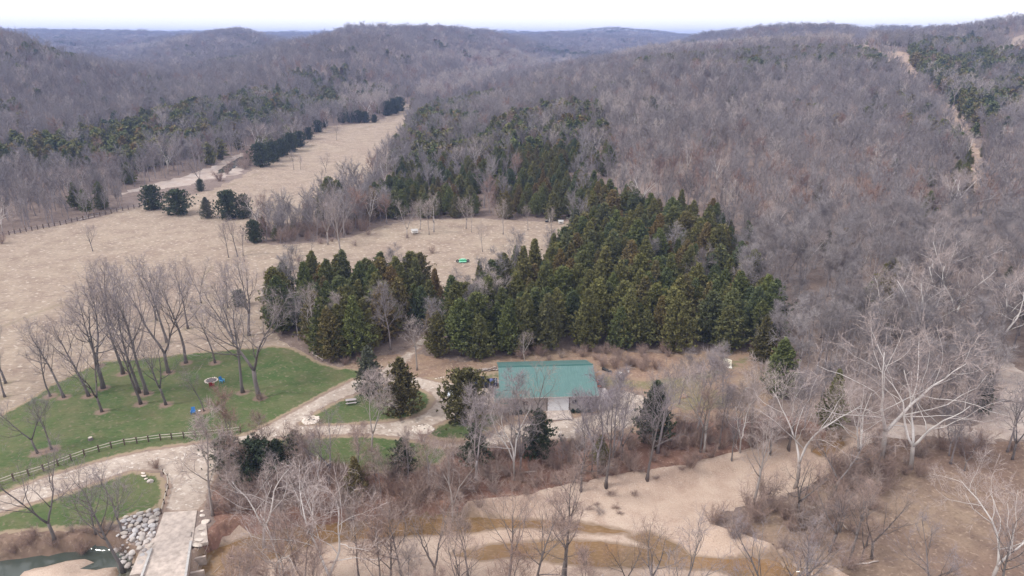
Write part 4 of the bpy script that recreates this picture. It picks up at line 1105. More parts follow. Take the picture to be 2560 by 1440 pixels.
fill_zone([(1150, 1275), (1480, 1225), (1900, 1140), (2060, 1100), (2000, 1085), (1700, 1165), (1400, 1210), (1150, 1255)], 4.4, near_fn('leafless tree standing right at the edge of the gravel bar', 'trees along the gravel bar edge', 'open_tree', .45, .45, .7, mats=('bark', 'twig')))
fill_zone([(1500, 1440), (1700, 1440), (2100, 1470), (2100, 1540), (1500, 1540)], 4.4, near_fn('leafless brushy tree at the bottom right of the creek', 'trees at the bottom right of the creek', 'open_tree', .45, .35, .7, mats=('bark', 'brush')))
fill_zone([(700, 1440), (1000, 1405), (1250, 1395), (1500, 1430), (1500, 1600), (700, 1600)], 5.4, near_fn('tall leafless tree with its foot below the picture edge', 'tall trees along the bottom', 'woods_tree', .75, .4, .4, mats=('bark', 'brush')))
fill_zone([(1500, 1490), (2560, 1480), (2560, 1600), (1500, 1600)], 6.5, near_fn('leafless crown reaching up from the bottom right edge', 'crowns at the bottom right edge', 'open_tree', .5, .4, .7, mats=('bark', 'twig')))
fill_zone([(1900, 1240), (2060, 1200), (2200, 1170), (2230, 1260), (2000, 1330), (1850, 1320)], 3.4, brush_fn('dense brown shrub in the mass on the right creek bank', 'dense shrubs on the right creek bank', .8, .9, .8))
fill_zone([(2120, 1120), (2200, 1100), (2560, 1115), (2560, 1140), (2200, 1150)], 3.2, brush_fn('brown shrub along the rear of the brown clearing', 'shrubs behind the brown clearing', .6, .7, .8))
fill_zone([(2150, 1130), (2400, 1110), (2560, 1110), (2560, 1150), (2200, 1180)], 6, near_fn('leafless tree along the rear of the brown clearing', 'trees behind the brown clearing', 'woods_tree', .6, .4, .8))
fill_zone([(2150, 1420), (2600, 1350), (2700, 1500), (2200, 1560)], 8, near_fn('slim leafless tree in the brown clearing', 'trees in the brown clearing', 'woods_tree', .42, .3, .55))
fill_zone([(-100, 1350), (130, 1340), (130, 1372), (-100, 1385)], 3.2, near_fn('slim leafless tree on the creek bank at the lower left', 'creek bank trees at the lower left', 'sapling', .7, .6, .6))
fill_zone([(450, 1130), (590, 1110), (640, 1120), (560, 1160), (480, 1180)], 4.2, near_fn('slim leafless tree at the road junction', 'slim trees at the road junction', 'sapling', .6, .6, .6))
fill_zone([(1430, 1010), (1560, 1000), (1700, 1040), (1640, 1090), (1440, 1080)], 6.0, near_fn('bare grey tree in front of the barn yard', 'bare trees in the barn yard', 'woods_tree', .5, .3, .3))
fill_zone([(1680, 1000), (1860, 990), (1870, 1080), (1700, 1090)], 5.0, near_fn('pinkish twiggy tree right of the barn yard', 'pinkish trees right of the yard', 'woods_tree', .5, .4, .6))
fill_zone([(600, 1400), (700, 1330), (860, 1300), (1100, 1290), (1230, 1300), (1240, 1400), (1000, 1440), (700, 1480)], 5.2, near_fn('pinkish twiggy tree growing from the gravel left of centre', 'pinkish trees on the near gravel', 'woods_tree', .6, .4, .28, mats=('bark', 'brush')))
fill_zone([(560, 1290), (600, 1180), (760, 1180), (1000, 1200), (1160, 1250), (900, 1268), (640, 1285)], 4.6, near_fn('pinkish-grey twiggy tree in the thicket right of the bridge road', 'thicket trees right of the bridge road', 'woods_tree', .5, .35, .7, mats=('forest_bark', 'brush')))
# small trees along the cut line and field edges
for i in range(len(CUTW) - 1):
    for k in range(6):
        p = CUTW[i] * (1 - k / 6) + CUTW[i + 1] * (k / 6) + rng.normal(0, 3, 2)
        if rng.random() < .55: put('cedar_tree', 'cedar', p[0], p[1], .28 + .25 * rng.random(), 'small young cedar growing in the cleared cut line', 'young cedars in the cut line', cat='tree')


# ------------------------------------------------------------------ things people made or moved
def gz(px, py, z=0.0):
    x, y = pix(px, py, z); return x, y, land1(x, y)
R_ = random.Random(5)
def rock_geo(seed, sx=1, sy=.8, sz=.55, rough=.16):
    r = np.random.default_rng(seed)
    import bmesh
    bm = bmesh.new(); bmesh.ops.create_icosphere(bm, subdivisions=2, radius=.5)
    g = Geo(); V = np.array([v.co[:] for v in bm.verts]); Fs = [[v.index for v in f.verts] for f in bm.faces]; bm.free()
    for _ in range(7):      # knock flat facets off the stone
        n = nrm(r.normal(0, 1, 3)); d = r.uniform(.28, .42)
        k = V @ n; V = V - np.outer(np.maximum(0, k - d), n)
    V += r.normal(0, .012, V.shape)
    V = V * [sx, sy, sz]
    g.add(V, Fs); return g
ROCKM = [rock_geo(900 + i).mesh('stone_shape', M['rock']) for i in range(9)]
PALEM = [rock_geo(930 + i, 1, .8, .45).mesh('pale_stone_shape', M['palerock']) for i in range(5)]
def rock(name, x, y, z, s, label, group, pale=False, cat='boulder', flat=1.0, parent=None):
    me = R_.choice(PALEM if pale else ROCKM)
    o = part(name, me, None, parent)
    o.location = (x, y, z); o.rotation_euler = (R_.uniform(-.3, .3), R_.uniform(-.3, .3), R_.uniform(0, 6.28)); o.scale = (s, s, s * flat)
    if parent is None: tag(o, label, cat, group)
    return o
# riprap slope beside the bridge
RIP = poly([(400, 1284), (372, 1283), (345, 1292), (312, 1300), (300, 1330), (292, 1362), (303, 1385), (340, 1402), (360, 1412), (372, 1395), (382, 1360), (394, 1320)], -.4)
placed = []
for s0, n, zz in ((1.0, 34, 0), (.72, 120, 0), (.5, 90, 0)):
    for _ in range(n * 8):
        x = R_.uniform(RIP[:, 0].min(), RIP[:, 0].max()); y = R_.uniform(RIP[:, 1].min(), RIP[:, 1].max())
        if not inside(RIP, np.array([x]), np.array([y]))[0]: continue
        s = s0 * R_.uniform(.8, 1.25)
        if any((x - a) ** 2 + (y - b) ** 2 < (.36 * (s + c)) ** 2 for a, b, c in placed): continue
        placed.append((x, y, s))
        if len(placed) > 235: break
for x, y, s in placed:
    o = rock('boulder', x, y, land1(x, y) + s * .18, s, 'grey angular boulder in the stone slope beside the bridge', 'boulders of the stone slope beside the bridge')
for px, py, s in [(292, 1376, 1.2), (312, 1395, .8), (330, 1402, .9), (298, 1400, .6)]:
    x, y, z = gz(px, py, -2.0); rock('boulder', x, y, max(z, -2.2) + .25, s, 'grey boulder at the water edge below the stone slope', 'boulders at the water edge')

# low concrete bridge
A = np.array(pix(410, 1282)); B = np.array(pix(493, 1277)); C_ = np.array(pix(353, 1440, .1)); D_ = np.array(pix(468, 1440, .1))
dL = (C_ - A) / np.linalg.norm(C_ - A); dR = (D_ - B) / np.linalg.norm(D_ - B)
C2 = C_ + dL * 14; D2 = D_ + dR * 14
br = empty('bridge', ((A[0] + B[0]) / 2, A[1] - 6, 0), 0, 'low concrete bridge slab carrying the gravel road over the creek', 'bridge')
ox, oy = br.location[0], br.location[1]
def slab(name, P, z0, z1, mat, parent):
    g = Geo(); n = len(P); P = [(p[0] - ox, p[1] - oy) for p in P]
    V = [(a, b, z0) for a, b in P] + [(a, b, z1) for a, b in P]
    g.add(V, [(i, (i + 1) % n, n + (i + 1) % n, n + i) for i in range(n)] + [tuple(range(n - 1, -1, -1)), tuple(range(n, 2 * n))])
    return part(name, g, mat, parent)
slab('deck', [C2, D2, B, A], -.55, .10, M['concrete'], br)
def along(a, b, t): return a * (1 - t) + b * t
nL = np.array([-dL[1], dL[0]]); nR = np.array([-dR[1], dR[0]])
sL = 1 if nL[0] < 0 else -1; sR = 1 if nR[0] > 0 else -1
kL0 = along(A, C_, .62); slab('curb', [kL0, C2, C2 + nL * sL * -.28, kL0 + nL * sL * -.28], .102, .36, M['curb'], br)
kR0 = along(B, D_, .52); slab('curb', [kR0, D2, D2 - nR * sR * .28, kR0 - nR * sR * .28], .104, .38, M['curb'], br)
slab('apron', [A, A + nL * sL * 1.1, along(A, C_, .95) + nL * sL * 1.5, along(A, C_, .95)], -.5, -.02, M['concrete'], br)
slab('apron', [B, B + nR * sR * 1.0, along(B, D_, .55) + nR * sR * 1.9, along(B, D_, .55)], -.5, -.03, M['concrete'], br)
for t in (.66, .86, 1.1, 1.35):
    p = along(B, D_, t); slab('pier', [p + dR * .15, p - dR * .15, p - dR * .15 + nR * sR * 1.6, p + dR * .15 + nR * sR * 1.6], -2.6, -1.0, M['concrete'], br)
for t in (.99, 1.25):
    p = along(A, C_, t); slab('pier', [p + dL * .15, p - dL * .15, p - dL * .15 + nL * sL * 1.6, p + dL * .15 + nL * sL * 1.6], -2.6, -.75, M['curb'], br)
g = Geo()
for i in range(3):
    pass
for px, py, s, f in [(508, 1288, 1.2, .6), (511, 1304, 1.5, .5), (506, 1320, 1.2, .5), (508, 1334, .9, .7), (500, 1348, 1.6, .45), (492, 1362, 1.5, .45), (513, 1338, .5, 1), (505, 1278, .7, .7)]:
    x, y, z = gz(px, py); rock('boulder', x, y, -.05, s, 'flat pale slab stone lining the right side of the bridge approach', 'slab stones right of the bridge approach', pale=True, flat=f)
for px, py, s in [(392, 1296, 1.1), (388, 1313, 1.0), (382, 1330, .9), (377, 1345, 1.1), (352, 1405, 1.3), (358, 1386, 1.0)]:
    x, y, z = gz(px, py); rock('boulder', x, y, -.1, s, 'large bluish slab stone along the left bridge apron', 'slab stones along the left apron', flat=.6)
# two gravel mounds in the left pool are land; driftwood lies by the bridge
def stick(name, pts, r0, mat, label, cat='log', group=None, n=6):
    P = np.array(pts, float); c = P.mean(0); g = Geo()
    t = np.linspace(0, 1, 7); Q = np.column_stack([np.interp(t, np.linspace(0, 1, len(P)), P[:, i]) for i in range(3)]) - c
    Q[1:-1] += np.random.default_rng(int(abs(c[0] * 10))).normal(0, .05, (5, 3))
    g.tube(Q, r0 * np.linspace(1, .45, 7), n)
    o = part(name, g, mat, None, True); o.location = c; return tag(o, label, cat, group)
def logp(a, b, r, label, mat='log', za=.15, zb=.15, name='fallen_log', group=None, zpix=0.0):
    p = gz(*a, zpix); q = gz(*b, zpix)
    return stick(name, [(p[0], p[1], p[2] + za), (q[0], q[1], q[2] + zb)], r, M[mat], label, group=group)
logp((782, 886), (812, 905), .13, 'bleached fallen log at the rear edge of the lawn')
logp((807, 905), (808, 903), .10, 'short broken snag standing by the bleached log', zb=1.9, name='snag')
logp((2470, 1003), (2600, 1014), .35, 'dark fallen trunk lying across the pale gravel at the right edge', 'bark')
logp((2018, 1272), (2092, 1291), .22, 'pale fallen trunk in the brush on the right bank')
logp((2118, 1418), (2195, 1407), .14, 'thin pale fallen log at the foot of the right bank')
logp((2060, 1200), (2225, 1196), .2, 'long brown fallen log at the edge of the brown clearing', 'bark')
logp((1300, 1183), (1342, 1180), .16, 'pale log on the bank below the barn')
logp((2085, 1290), (2120, 1330), .12, 'leaning broken branch in the right bank brush')
logp((1890, 1260), (1960, 1275), .1, 'brown stick of driftwood on the gravel bar', 'bark', zpix=-2)
logp((1480, 1440), (1510, 1415), .2, 'broken log at the near water edge', zb=.7)
logp((460, 1395), (502, 1362), .05, 'long pale branch caught beside the bridge', zb=.8, za=-1)
logp((463, 1420), (520, 1345), .06, 'longest pale branch caught beside the bridge', zb=1.1, za=-1)
logp((470, 1440), (545, 1382), .05, 'lowest pale branch caught beside the bridge', zb=.2, za=-.8)
logp((480, 1333), (472, 1358), .06, 'thin stick lying on the bridge deck', 'bark', za=.2, zb=.2)
logp((200, 550), (245, 540), .25, 'pale fallen trunk at the far woods edge on the left')
for k, (px, py, s) in enumerate([(1440, 1262, .8), (1470, 1272, .9), (1500, 1278, 1.1), (1540, 1272, .9), (1530, 1236, 1.2), (1585, 1240, .9), (1550, 1285, .7), (1490, 1262, .8), (1420, 1255, .5), (1640, 1210, .9), (1600, 1205, 1.0), (1700, 1196, .9)]):
    x, y, z = gz(px, py, -2)
    put('shrub', 'brush', x, y, (s * .55, s * .4, s * .14), 'flattened brown root tangle on the gravel bar', 'root tangles on the gravel bar', cat='driftwood', keep=True)

# split rail fences
def fence(pts, label, h=1.15, pr=.09, rails=(.55, 1.0), rail_mat='wood', post_mat='darkwood', wire=False, pname='split_rail_fence'):
    W_ = [gz(*p) for p in pts]
    o = empty(pname, W_[0], 0, label, 'fence')
    L = [np.array(w) - np.array(W_[0]) for w in W_]
    for p in L:
        g = Geo(); g.box((p[0], p[1], p[2] + h / 2), (pr * 2, pr * 2, h + .1), .4); part('post', g, M[post_mat], o)
    for a, b in zip(L[:-1], L[1:]):
        for k, rz in enumerate(rails):
            g = Geo(); off = np.array([0, -.0, rz]); g.tube([a + off, (a + b) / 2 + off + [0, 0, -.03], b + off], [.02 if wire else .062] * 3, 4); part('wire' if wire else 'rail', g, M[rail_mat], o)
    return o
FP = [(602, 1082), (560, 1087), (517, 1092), (489, 1094), (460, 1096), (430, 1099), (402, 1101), (372, 1105), (343, 1109), (312, 1113), (279, 1121), (248, 1130), (212, 1141), (179, 1153), (146, 1166), (110, 1180), (73, 1192), (35, 1203), (0, 1216), (-40, 1232), (-85, 1250)]
fence(FP, 'long split rail fence between the lawn and the gravel road')
fence([(641, 1112), (622, 1124), (604, 1136)], 'short rail fence stub at the drive entrance', h=1.5)
fence([(409, 1186), (420, 1198), (421, 1222), (416, 1240), (411, 1260), (404, 1284)], 'curved pale rail fence beside the bridge approach', h=.8, rails=(.62,), pr=.07)
FF = [(350 - 14.2 * i, 520 + 2.9 * i + (1.0 if i > 12 else 0)) for i in range(26)]
fence(FF, 'far wire fence with dark posts along the hay field', h=1.5, pr=.13, rails=(.6, 1.2), rail_mat='metal', wire=True, pname='wire_fence')

# barn
BO = np.array(pix(1257, 1031)); BR = np.array(pix(1488, 1024))
BL = float(np.linalg.norm(BR - BO)); byaw = math.atan2(BR[1] - BO[1], BR[0] - BO[0]); BD = 13.4
barn = empty('barn', (BO[0], BO[1], 0), byaw, 'green metal roofed barn house with brown walls and a white garage door', 'building')
HE, HR = 3.15, 5.55
m, t, b = newmat('brown_siding')
p = N(t, 'ShaderNodeTexCoord').outputs['Object']
wv = N(t, 'ShaderNodeTexWave', wave_type='BANDS', bands_direction='X'); wv.inputs['Scale'].default_value = 2.2; t.links.new(p, wv.inputs[0])
t.links.new(mix(t, noise(t, 1.5, 4, .6, p), (.38, .34, .335), (.46, .415, .405)), b.inputs['Base Color']); b.inputs['Roughness'].default_value = .8
bump(t, b, wv.outputs['Fac'], .5, .04); M['siding'] = m
m, t, b = newmat('green_metal_roof')
p = N(t, 'ShaderNodeTexCoord').outputs['Object']
c = mix(t, noise(t, .35, 5, .6, p), (.068, .145, .138), (.09, .178, .168))
sx = N(t, 'ShaderNodeMapping'); sx.inputs['Scale'].default_value = (3.0, .12, 1); t.links.new(p, sx.inputs[0])
c = mix(t, ramp(t, noise(t, 2.0, 4, .6, sx.outputs[0]), [(.45, (0, 0, 0)), (.8, (.7, .7, .7))]), c, (.13, .235, .22))
t.links.new(c, b.inputs['Base Color']); b.inputs['Roughness'].default_value = .42; b.inputs['Metallic'].default_value = .15; M['roof'] = m
g = Geo()
g.prism([(0, -.3), (BD, -.3), (BD, HE - .05), (BD / 2, HR - .12), (0, HE - .05)], 0, BL, axis=0)
# wall as one solid with a recess-free front; the door stands 3 cm proud of it
part('wall', g, M['siding'], barn)
def slope(y0, z0, y1, z1, x0, x1, th, g, mi=0):
    V = [(x0, y0, z0), (x1, y0, z0), (x1, y1, z1), (x0, y1, z1), (x0, y0, z0 + th), (x1, y0, z0 + th), (x1, y1, z1 + th), (x0, y1, z1 + th)]
    g.add(V, [(3, 2, 1, 0), (4, 5, 6, 7), (0, 1, 5, 4), (1, 2, 6, 5), (2, 3, 7, 6), (3, 0, 4, 7)], mi)
g = Geo(); ov = .45; sl = (HR - HE) / (BD / 2)
slope(-ov, HE - ov * sl, BD / 2, HR, -.5, BL + .5, .07, g)
slope(BD + ov, HE - ov * sl, BD / 2 + .01, HR, -.5, BL + .5, .07, g)
for i in range(int((BL + 1) / .42)):
    x = -.42 + i * .42
    slope(-ov - .01, HE - ov * sl + .073, BD / 2 - .12, HR + .073 - .12 * sl, x, x + .07, .045, g)
    slope(BD + ov + .01, HE - ov * sl + .073, BD / 2 + .12, HR + .073 - .12 * sl, x, x + .07, .045, g)
rf = part('roof', g, M['roof'], barn)
g = Geo(); slope(BD / 2 - .2, HR + .10 - .2 * sl, BD / 2, HR + .15, -.52, BL + .52, .03, g); slope(BD / 2 + .2, HR + .10 - .2 * sl, BD / 2 + .001, HR + .15, -.52, BL + .52, .03, g)
part('ridge_cap', g, simple('dark_green_trim', (.03, .10, .09), .5), rf)
g = Geo(); g.box((BL / 2, -ov - .06, HE - ov * sl - .03), (BL + 1, .1, .12)); part('gutter', g, M['curb'], rf)
# garage door, windows
dx0 = (1368 - 1257) / (1488 - 1257) * BL; dx1 = (1421 - 1257) / (1488 - 1257) * BL
g = Geo()
for k in range(4): g.box(((dx0 + dx1) / 2, -.05, .35 + k * .66), (dx1 - dx0, .06, .645))
gd = part('garage_door', g, simple('white_door_panels', (.72, .73, .76), .5, var=.04), barn)
g = Geo(); g.box((dx0 - .08, -.06, 1.35), (.14, .1, 2.8)); g.box((dx1 + .08, -.06, 1.35), (.14, .1, 2.8)); g.box(((dx0 + dx1) / 2, -.06, 2.78), (dx1 - dx0 + .3, .1, .16))
part('frame', g, M['darkwood'], gd)
for x in (2.3, 4.0, 12.6):
    g = Geo(); g.box((x, -.02, 1.75), (.9, .04, .8)); w_ = part('window', g, M['glass'], barn)
    g = Geo()
    for a_, b_ in ((0, .43), (0, -.43)): g.box((x, -.05, 1.75 + b_), (1.02, .06, .07))
    for a_ in (-.48, 0, .48): g.box((x + a_, -.05, 1.75), (.06, .055, .79))
    part('frame', g, M['curb'], w_)
for y_ in (3.5, 9.5):
    g = Geo(); g.box((BL + .02, y_, 1.75), (.04, .9, .9)); part('window', g, M['glass'], barn)
# side porch at the left and low deck roof at the right
g = Geo(); slope(-.55, 2.12, 3.9, 2.62, -1.45, -.02, .06, g); g.box((.25, -.62, 2.1), (1.2, .2, .06))
for i in range(4): slope(-.56, 2.185, 3.9, 2.685, -1.4 + i * .38, -1.34 + i * .38, .04, g)
pr_ = part('porch_roof', g, M['roof'], barn)
for y_ in (-.4, 3.6):
    g = Geo(); g.box((-1.3, y_, 1.0), (.12, .12, 2.3)); part('post', g, M['wood'], pr_)
g = Geo()
for i in range(16): g.box((BL + .55 + .1 + .92, -.55 + i * .255 + .0, 2.35), (1.9, .235, .06), 0)
ln = part('deck_roof', g, M['greyboard'], barn)
for a_, y_ in ((BL + 2.3, -.45), (BL + 2.3, 3.1), (BL + .75, -.45)):
    g = Geo(); g.box((a_, y_, 1.15), (.13, .13, 2.34)); part('post', g, M['wood'], ln)
g = Geo(); g.box((BL + 1.6, 1.3, .25), (2.0, 3.4, .5)); part('deck', g, M['greyboard'], barn)
def onbarn(lx, ly): c, s = math.cos(byaw), math.sin(byaw); return BO[0] + lx * c - ly * s, BO[1] + lx * s + ly * c
g = Geo(); cx, cy = onbarn((dx0 + dx1) / 2, -1.65); g.box((0, 0, 0), (dx1 - dx0 + .5, 3.1, .06), byaw)
o = part('concrete_apron', g, M['concrete']); o.location = (cx, cy, land1(cx, cy) + .12); o['kind'] = 'structure'
for i in range(9):
    lx = [1.6, 2.3, 3.1, 4.3, 5.1, 12.3, 13.2, 14.2, 15.2][i]; X, Y = onbarn(lx, -.75)
    put('shrub', 'cedar', X, Y, (.2, .17, .085), 'low dark green shrub against the barn front', 'shrubs along the barn front', cat='shrub', keep=True, mats=('cedar_trunk', 'hedge'))

# vehicles
def car_wheels(o, xs, ys, r, w):
    for x in xs:
        for y in ys:
            g = Geo(); a = np.array([(x, y - w / 2, r), (x, y + w / 2, r)]); g.tube(a, [r, r], 16); tw_ = part('wheel', g, M['rubber'], o)
            g = Geo(); s_ = 1 if y > 0 else -1; g.tube([(x, y + s_ * (w / 2 - .02), r), (x, y + s_ * (w / 2 + .015), r)], [r * .6, r * .55], 12); part('rim', g, M['metal'], tw_)
px, py, pz = gz(1208, 972); 
pk = empty('pickup_truck', (px - .2, py + 1.2, pz), math.pi + .06, 'dark blue pickup truck with a loaded bed beside the barn', 'pickup')
g = Geo()
g.prism([(2.75, .42), (2.75, .95), (2.6, 1.12), (1.35, 1.2), (.75, 1.22), (-.55, 1.22), (-.55, .62), (-2.75, .62), (-2.8, .42)], -.93, .93)
g.prism([(-.55, .62), (-.55, 1.18), (-2.8, 1.18), (-2.8, .62)], .83, .95); g.prism([(-.55, .62), (-.55, 1.18), (-2.8, 1.18), (-2.8, .62)], -.95, -.83)
g.box((-2.78, 0, .9), (.08, 1.66, .55)); part('body', g, M['navy'], pk)
g = Geo(); g.prism([(1.25, 1.19), (.75, 1.72), (-.45, 1.76), (-.55, 1.2)], -.8, .8); part('cab', g, M['navy'], pk)
g = Geo(); g.prism([(1.18, 1.29), (.80, 1.66), (.0, 1.69), (-.35, 1.69), (-.4, 1.29)], -.815, .815); part('window', g, M['glass'], pk)
g = Geo(); g.add([(1.27, -.7, 1.21), (1.27, .7, 1.21), (.79, .66, 1.71), (.79, -.66, 1.71)], [(0, 1, 2, 3)]); part('windshield', g, M['glass'], pk)
g = Geo(); g.box((-1.67, 0, .64), (2.2, 1.64, .05)); part('bed_liner', g, M['black'], pk)
for s_ in (-1, 1):
    g = Geo(); g.box((2.76, s_ * .7, .82), (.04, .32, .16)); part('headlight', g, M['silver'], pk)
    g = Geo(); g.box((-2.83, s_ * .85, .9), (.03, .14, .3)); part('taillight', g, M['red'], pk)
car_wheels(pk, (1.75, -1.7), (-.86, .86), .39, .26)
wx, wy = px + 1.55, py + 1.05
g = Geo(); r8 = np.random.default_rng(3)
V = rock_geo(77, 1.0, .9, 1.0).v[0]; g2 = rock_geo(77, 1.0, .9, 1.05); o = part('tarp_bundle', g2, M['tarp'], None, True); o.location = (wx, wy, pz + 1.25); tag(o, 'round blue tarp bundle in the bed of the dark pickup', 'bundle')
g = Geo()
for i in range(9):
    a = r8.normal(0, .35, 3); bq = r8.normal(0, .4, 3); g.tube([a + [0, 0, .2], bq + [0, 0, .3]], [.035, .03], 5)
for i in range(2):
    th = np.linspace(0, 6.28, 13); g.tube(np.column_stack([np.cos(th) * .26 + i * .5 - .25, th * 0 + .1, np.sin(th) * .26 + .3]), [.04] * 13, 5)
o = part('scrap_metal', g, M['metal']); o.location = (wx + .85, wy - .1, pz + .95); tag(o, 'grey scrap metal and rims heaped at the tail of the pickup', 'scrap')

px, py, pz = gz(1148, 990)
sv = empty('utility_vehicle', (px, py, pz), math.pi + .25, 'silver vehicle with black windows half hidden by the broad cedar', 'car')
g = Geo(); g.prism([(2.2, .4), (2.25, .85), (2.05, 1.02), (1.1, 1.1), (-2.15, 1.1), (-2.25, .8), (-2.2, .4)], -.9, .9); part('body', g, M['silver'], sv)
g = Geo(); g.prism([(1.05, 1.1), (.45, 1.62), (-1.9, 1.66), (-2.15, 1.1)], -.78, .78); cb = part('cabin', g, M['black'], sv)
g = Geo(); g.box((-.75, 0, 1.68), (2.2, 1.5, .06)); part('roof', g, M['silver'], sv)
for s_ in (-1, 1):
    g = Geo(); g.box((2.22, s_ * .65, .78), (.06, .3, .16)); part('headlight', g, M['white_paint'], sv)
car_wheels(sv, (1.45, -1.4), (-.84, .84), .36, .24)

px, py, pz = gz(1493, 966)
mw = empty('riding_mower', (px, py, pz), 1.9, 'orange riding mower parked behind the right corner of the barn', 'mower')
g = Geo(); g.prism([(.95, .3), (.95, .72), (.75, .85), (.1, .85), (0, .5), (-.75, .5), (-.8, .62), (-.95, .6), (-.95, .3)], -.36, .36); part('body', g, M['orange'], mw)
g = Geo(); g.box((-.45, 0, .66), (.45, .5, .12)); g.box((-.68, 0, .9), (.1, .48, .45)); part('seat', g, M['black'], mw)
g = Geo(); g.box((.1, 0, .2), (.9, 1.15, .16)); part('mowing_deck', g, M['orange'], mw)
g = Geo(); g.tube([(.1, 0, .8), (-.1, 0, 1.05)], [.03, .03], 6); th = np.linspace(0, 6.28, 13); g.tube(np.column_stack([-.1 + np.cos(th) * .05, np.sin(th) * .18, 1.05 + np.cos(th) * .1]), [.02] * 13, 5); part('steering_wheel', g, M['black'], mw)
car_wheels(mw, (-.6,), (-.42, .42), .27, .22); car_wheels(mw, (.7,), (-.4, .4), .2, .16)

# disc mower left in the meadow
px, py = pix(1157, 656); pz = land1(px, py)
dm = empty('disc_mower', (px, py, pz), .1, 'green farm mower standing in the meadow', 'farm implement')
g = Geo(); g.prism([(-1.1, .35), (-1.0, .75), (-.4, .95), (.5, .95), (1.1, .7), (1.15, .35)], -.55, .55, axis=1); part('body', g, M['green'], dm)
g = Geo(); g.box((-.1, -.85, .38), (2.2, .6, .1), 0); g.box((.1, -.2, 1.0), (1.2, .5, .1)); part('deck', g, simple('pale_green_paint', (.30, .62, .48), .45), dm)
g = Geo(); g.tube([(.0, .5, .7), (.2, 2.0, .5)], [.07, .07], 6); part('drawbar', g, M['green'], dm)
for s_ in (-1, 1):
    g = Geo(); g.tube([(s_ * 1.55, -.15, .42), (s_ * 1.55, .15, .42)], [.42, .42], 14); w_ = part('wheel', g, M['rubber'], dm); g = Geo(); g.tube([(s_ * 1.55, -.17, .42), (s_ * 1.55, .17, .42)], [.22, .22], 10); part('rim', g, M['metal'], w_)
    g = Geo(); g.tube([(s_ * 1.0, 0, .6), (s_ * 1.6, 0, .42)], [.06, .06], 6); part('arm', g, M['green'], dm)
# small boxes round the meadow
def shelter(px_, py_, w, d, h, legs, roofm, label, name='box_blind', rz=.2):
    x, y = ground_pix(px_, py_); z = land1(x, y)
    o = empty(name, (x, y, z), rz, label, 'shelter')
    g = Geo(); g.box((0, 0, legs + h / 2), (w, d, h)); part('wall', g, M['white_paint'] if roofm != 'tarp' else M['greyboard'], o)
    g = Geo(); slope(-d / 2 - .15, legs + h + .05, d / 2 + .15, legs + h + .35, -w / 2 - .15, w / 2 + .15, .07, g); part('roof', g, M[roofm], o)
    g = Geo(); g.box((0, -d / 2 - .01, legs + h * .55), (w * .6, .03, h * .3)); part('opening', g, M['black'], o)
    for sx_ in (-1, 1):
        for sy_ in (-1, 1):
            g = Geo(); g.box((sx_ * (w / 2 - .08), sy_ * (d / 2 - .08), legs / 2), (.1, .1, legs)); part('leg', g, M['wood'], o)
shelter(1037, 585, 2.0, 1.5, .6, .5, 'curb', 'small shelter with a pale blue-white roof beside the slim grey trunks', rz=.35)
shelter(1402, 560, 1.6, 1.2, .55, .35, 'curb', 'small white box on legs at the meadow corner', name='hive_box', rz=0)
x, y = ground_pix(1367, 556); z = land1(x, y)
o = empty('feeder', (x, y, z), 0, 'dark feeder with a white post at the trail mouth', 'feeder')
g = Geo(); g.box((.9, 0, .9), (.18, .18, 1.8)); part('post', g, M['white_paint'], o); g = Geo(); g.prism([(-.6, .1), (-.5, .6), (.5, .7), (.6, .1)], -.4, .4); part('body', g, M['black'], o)
g = Geo(); g.box((-.1, 0, .72), (.7, .6, .05)); part('lid', g, M['curb'], o)

# lawn furniture
def chair(px_, py_, mat, label, rz, hi=None):
    x, y, z = gz(px_, py_); o = empty('lawn_chair', (x, y, z), rz, label, 'chair')
    g = Geo(); g.box((0, 0, .4), (.6, .62, .06), 0, 0, (-.12, 'X')); part('seat', g, M[mat], o)
    g = Geo(); g.box((0, .34, .78), (.62, .06, .8), 0, 0, (-.3, 'X')); part('backrest', g, M[mat], o)
    for s_ in (-1, 1):
        g = Geo(); g.box((s_ * .36, .02, .6), (.12, .66, .04)); part('armrest', g, M[hi or mat], o)
        for y_ in (-.26, .26):
            g = Geo(); g.box((s_ * .32, y_, .29), (.07, .07, .62)); part('leg', g, M[hi or mat], o)
chair(556, 957, 'blue', 'light blue lawn chair beside the fire pit', 1.2, 'lightblue')
chair(530, 968, 'red', 'dark red lawn chair in front of the fire pit', 3.2)
chair(484, 1035, 'blue', 'bright blue lawn chair alone on the lawn', .3)
x, y, z = gz(499, 1028); g = Geo(); g.add(rock_geo(5, .5, .4, .2).v[0], rock_geo(5).f); o = part('flat_stone', g, M['white_paint']); o.location = (x, y, z + .08); tag(o, 'small white flat stone between the blue chair and the thin tree', 'stone')
def ring(px_, py_, rad, n, label, name, pale, inner=None, extra=(), flat=.7, ell=1.0, s=.5):
    x, y, z = gz(px_, py_); o = empty(name, (x, y, z), 0, label, 'fire pit' if 'pit' in name else 'stone ring')
    for i in range(n):
        a = i * 6.283 / n; k = rock('stone', math.cos(a) * rad, math.sin(a) * rad * ell, .08, s * R_.uniform(.8, 1.2), None, None, pale=pale, parent=o, flat=flat)
    if inner:
        g = Geo(); th = np.linspace(0, 6.283, 25)[:-1]; q = np.random.default_rng(2)
        g.add([(0, 0, .14)] + [(math.cos(a) * (rad - .1), math.sin(a) * (rad - .1) * ell, .05) for a in th], [(0, 1 + i, 1 + (i + 1) % 24) for i in range(24)]); part('bed', g, M[inner], o)
    for (ex, ey, es) in extra:
        k = rock('stone', ex, ey, es * .25, es, None, None, parent=o); k.data = k.data.copy(); k.data.materials[0] = M['stonecap']
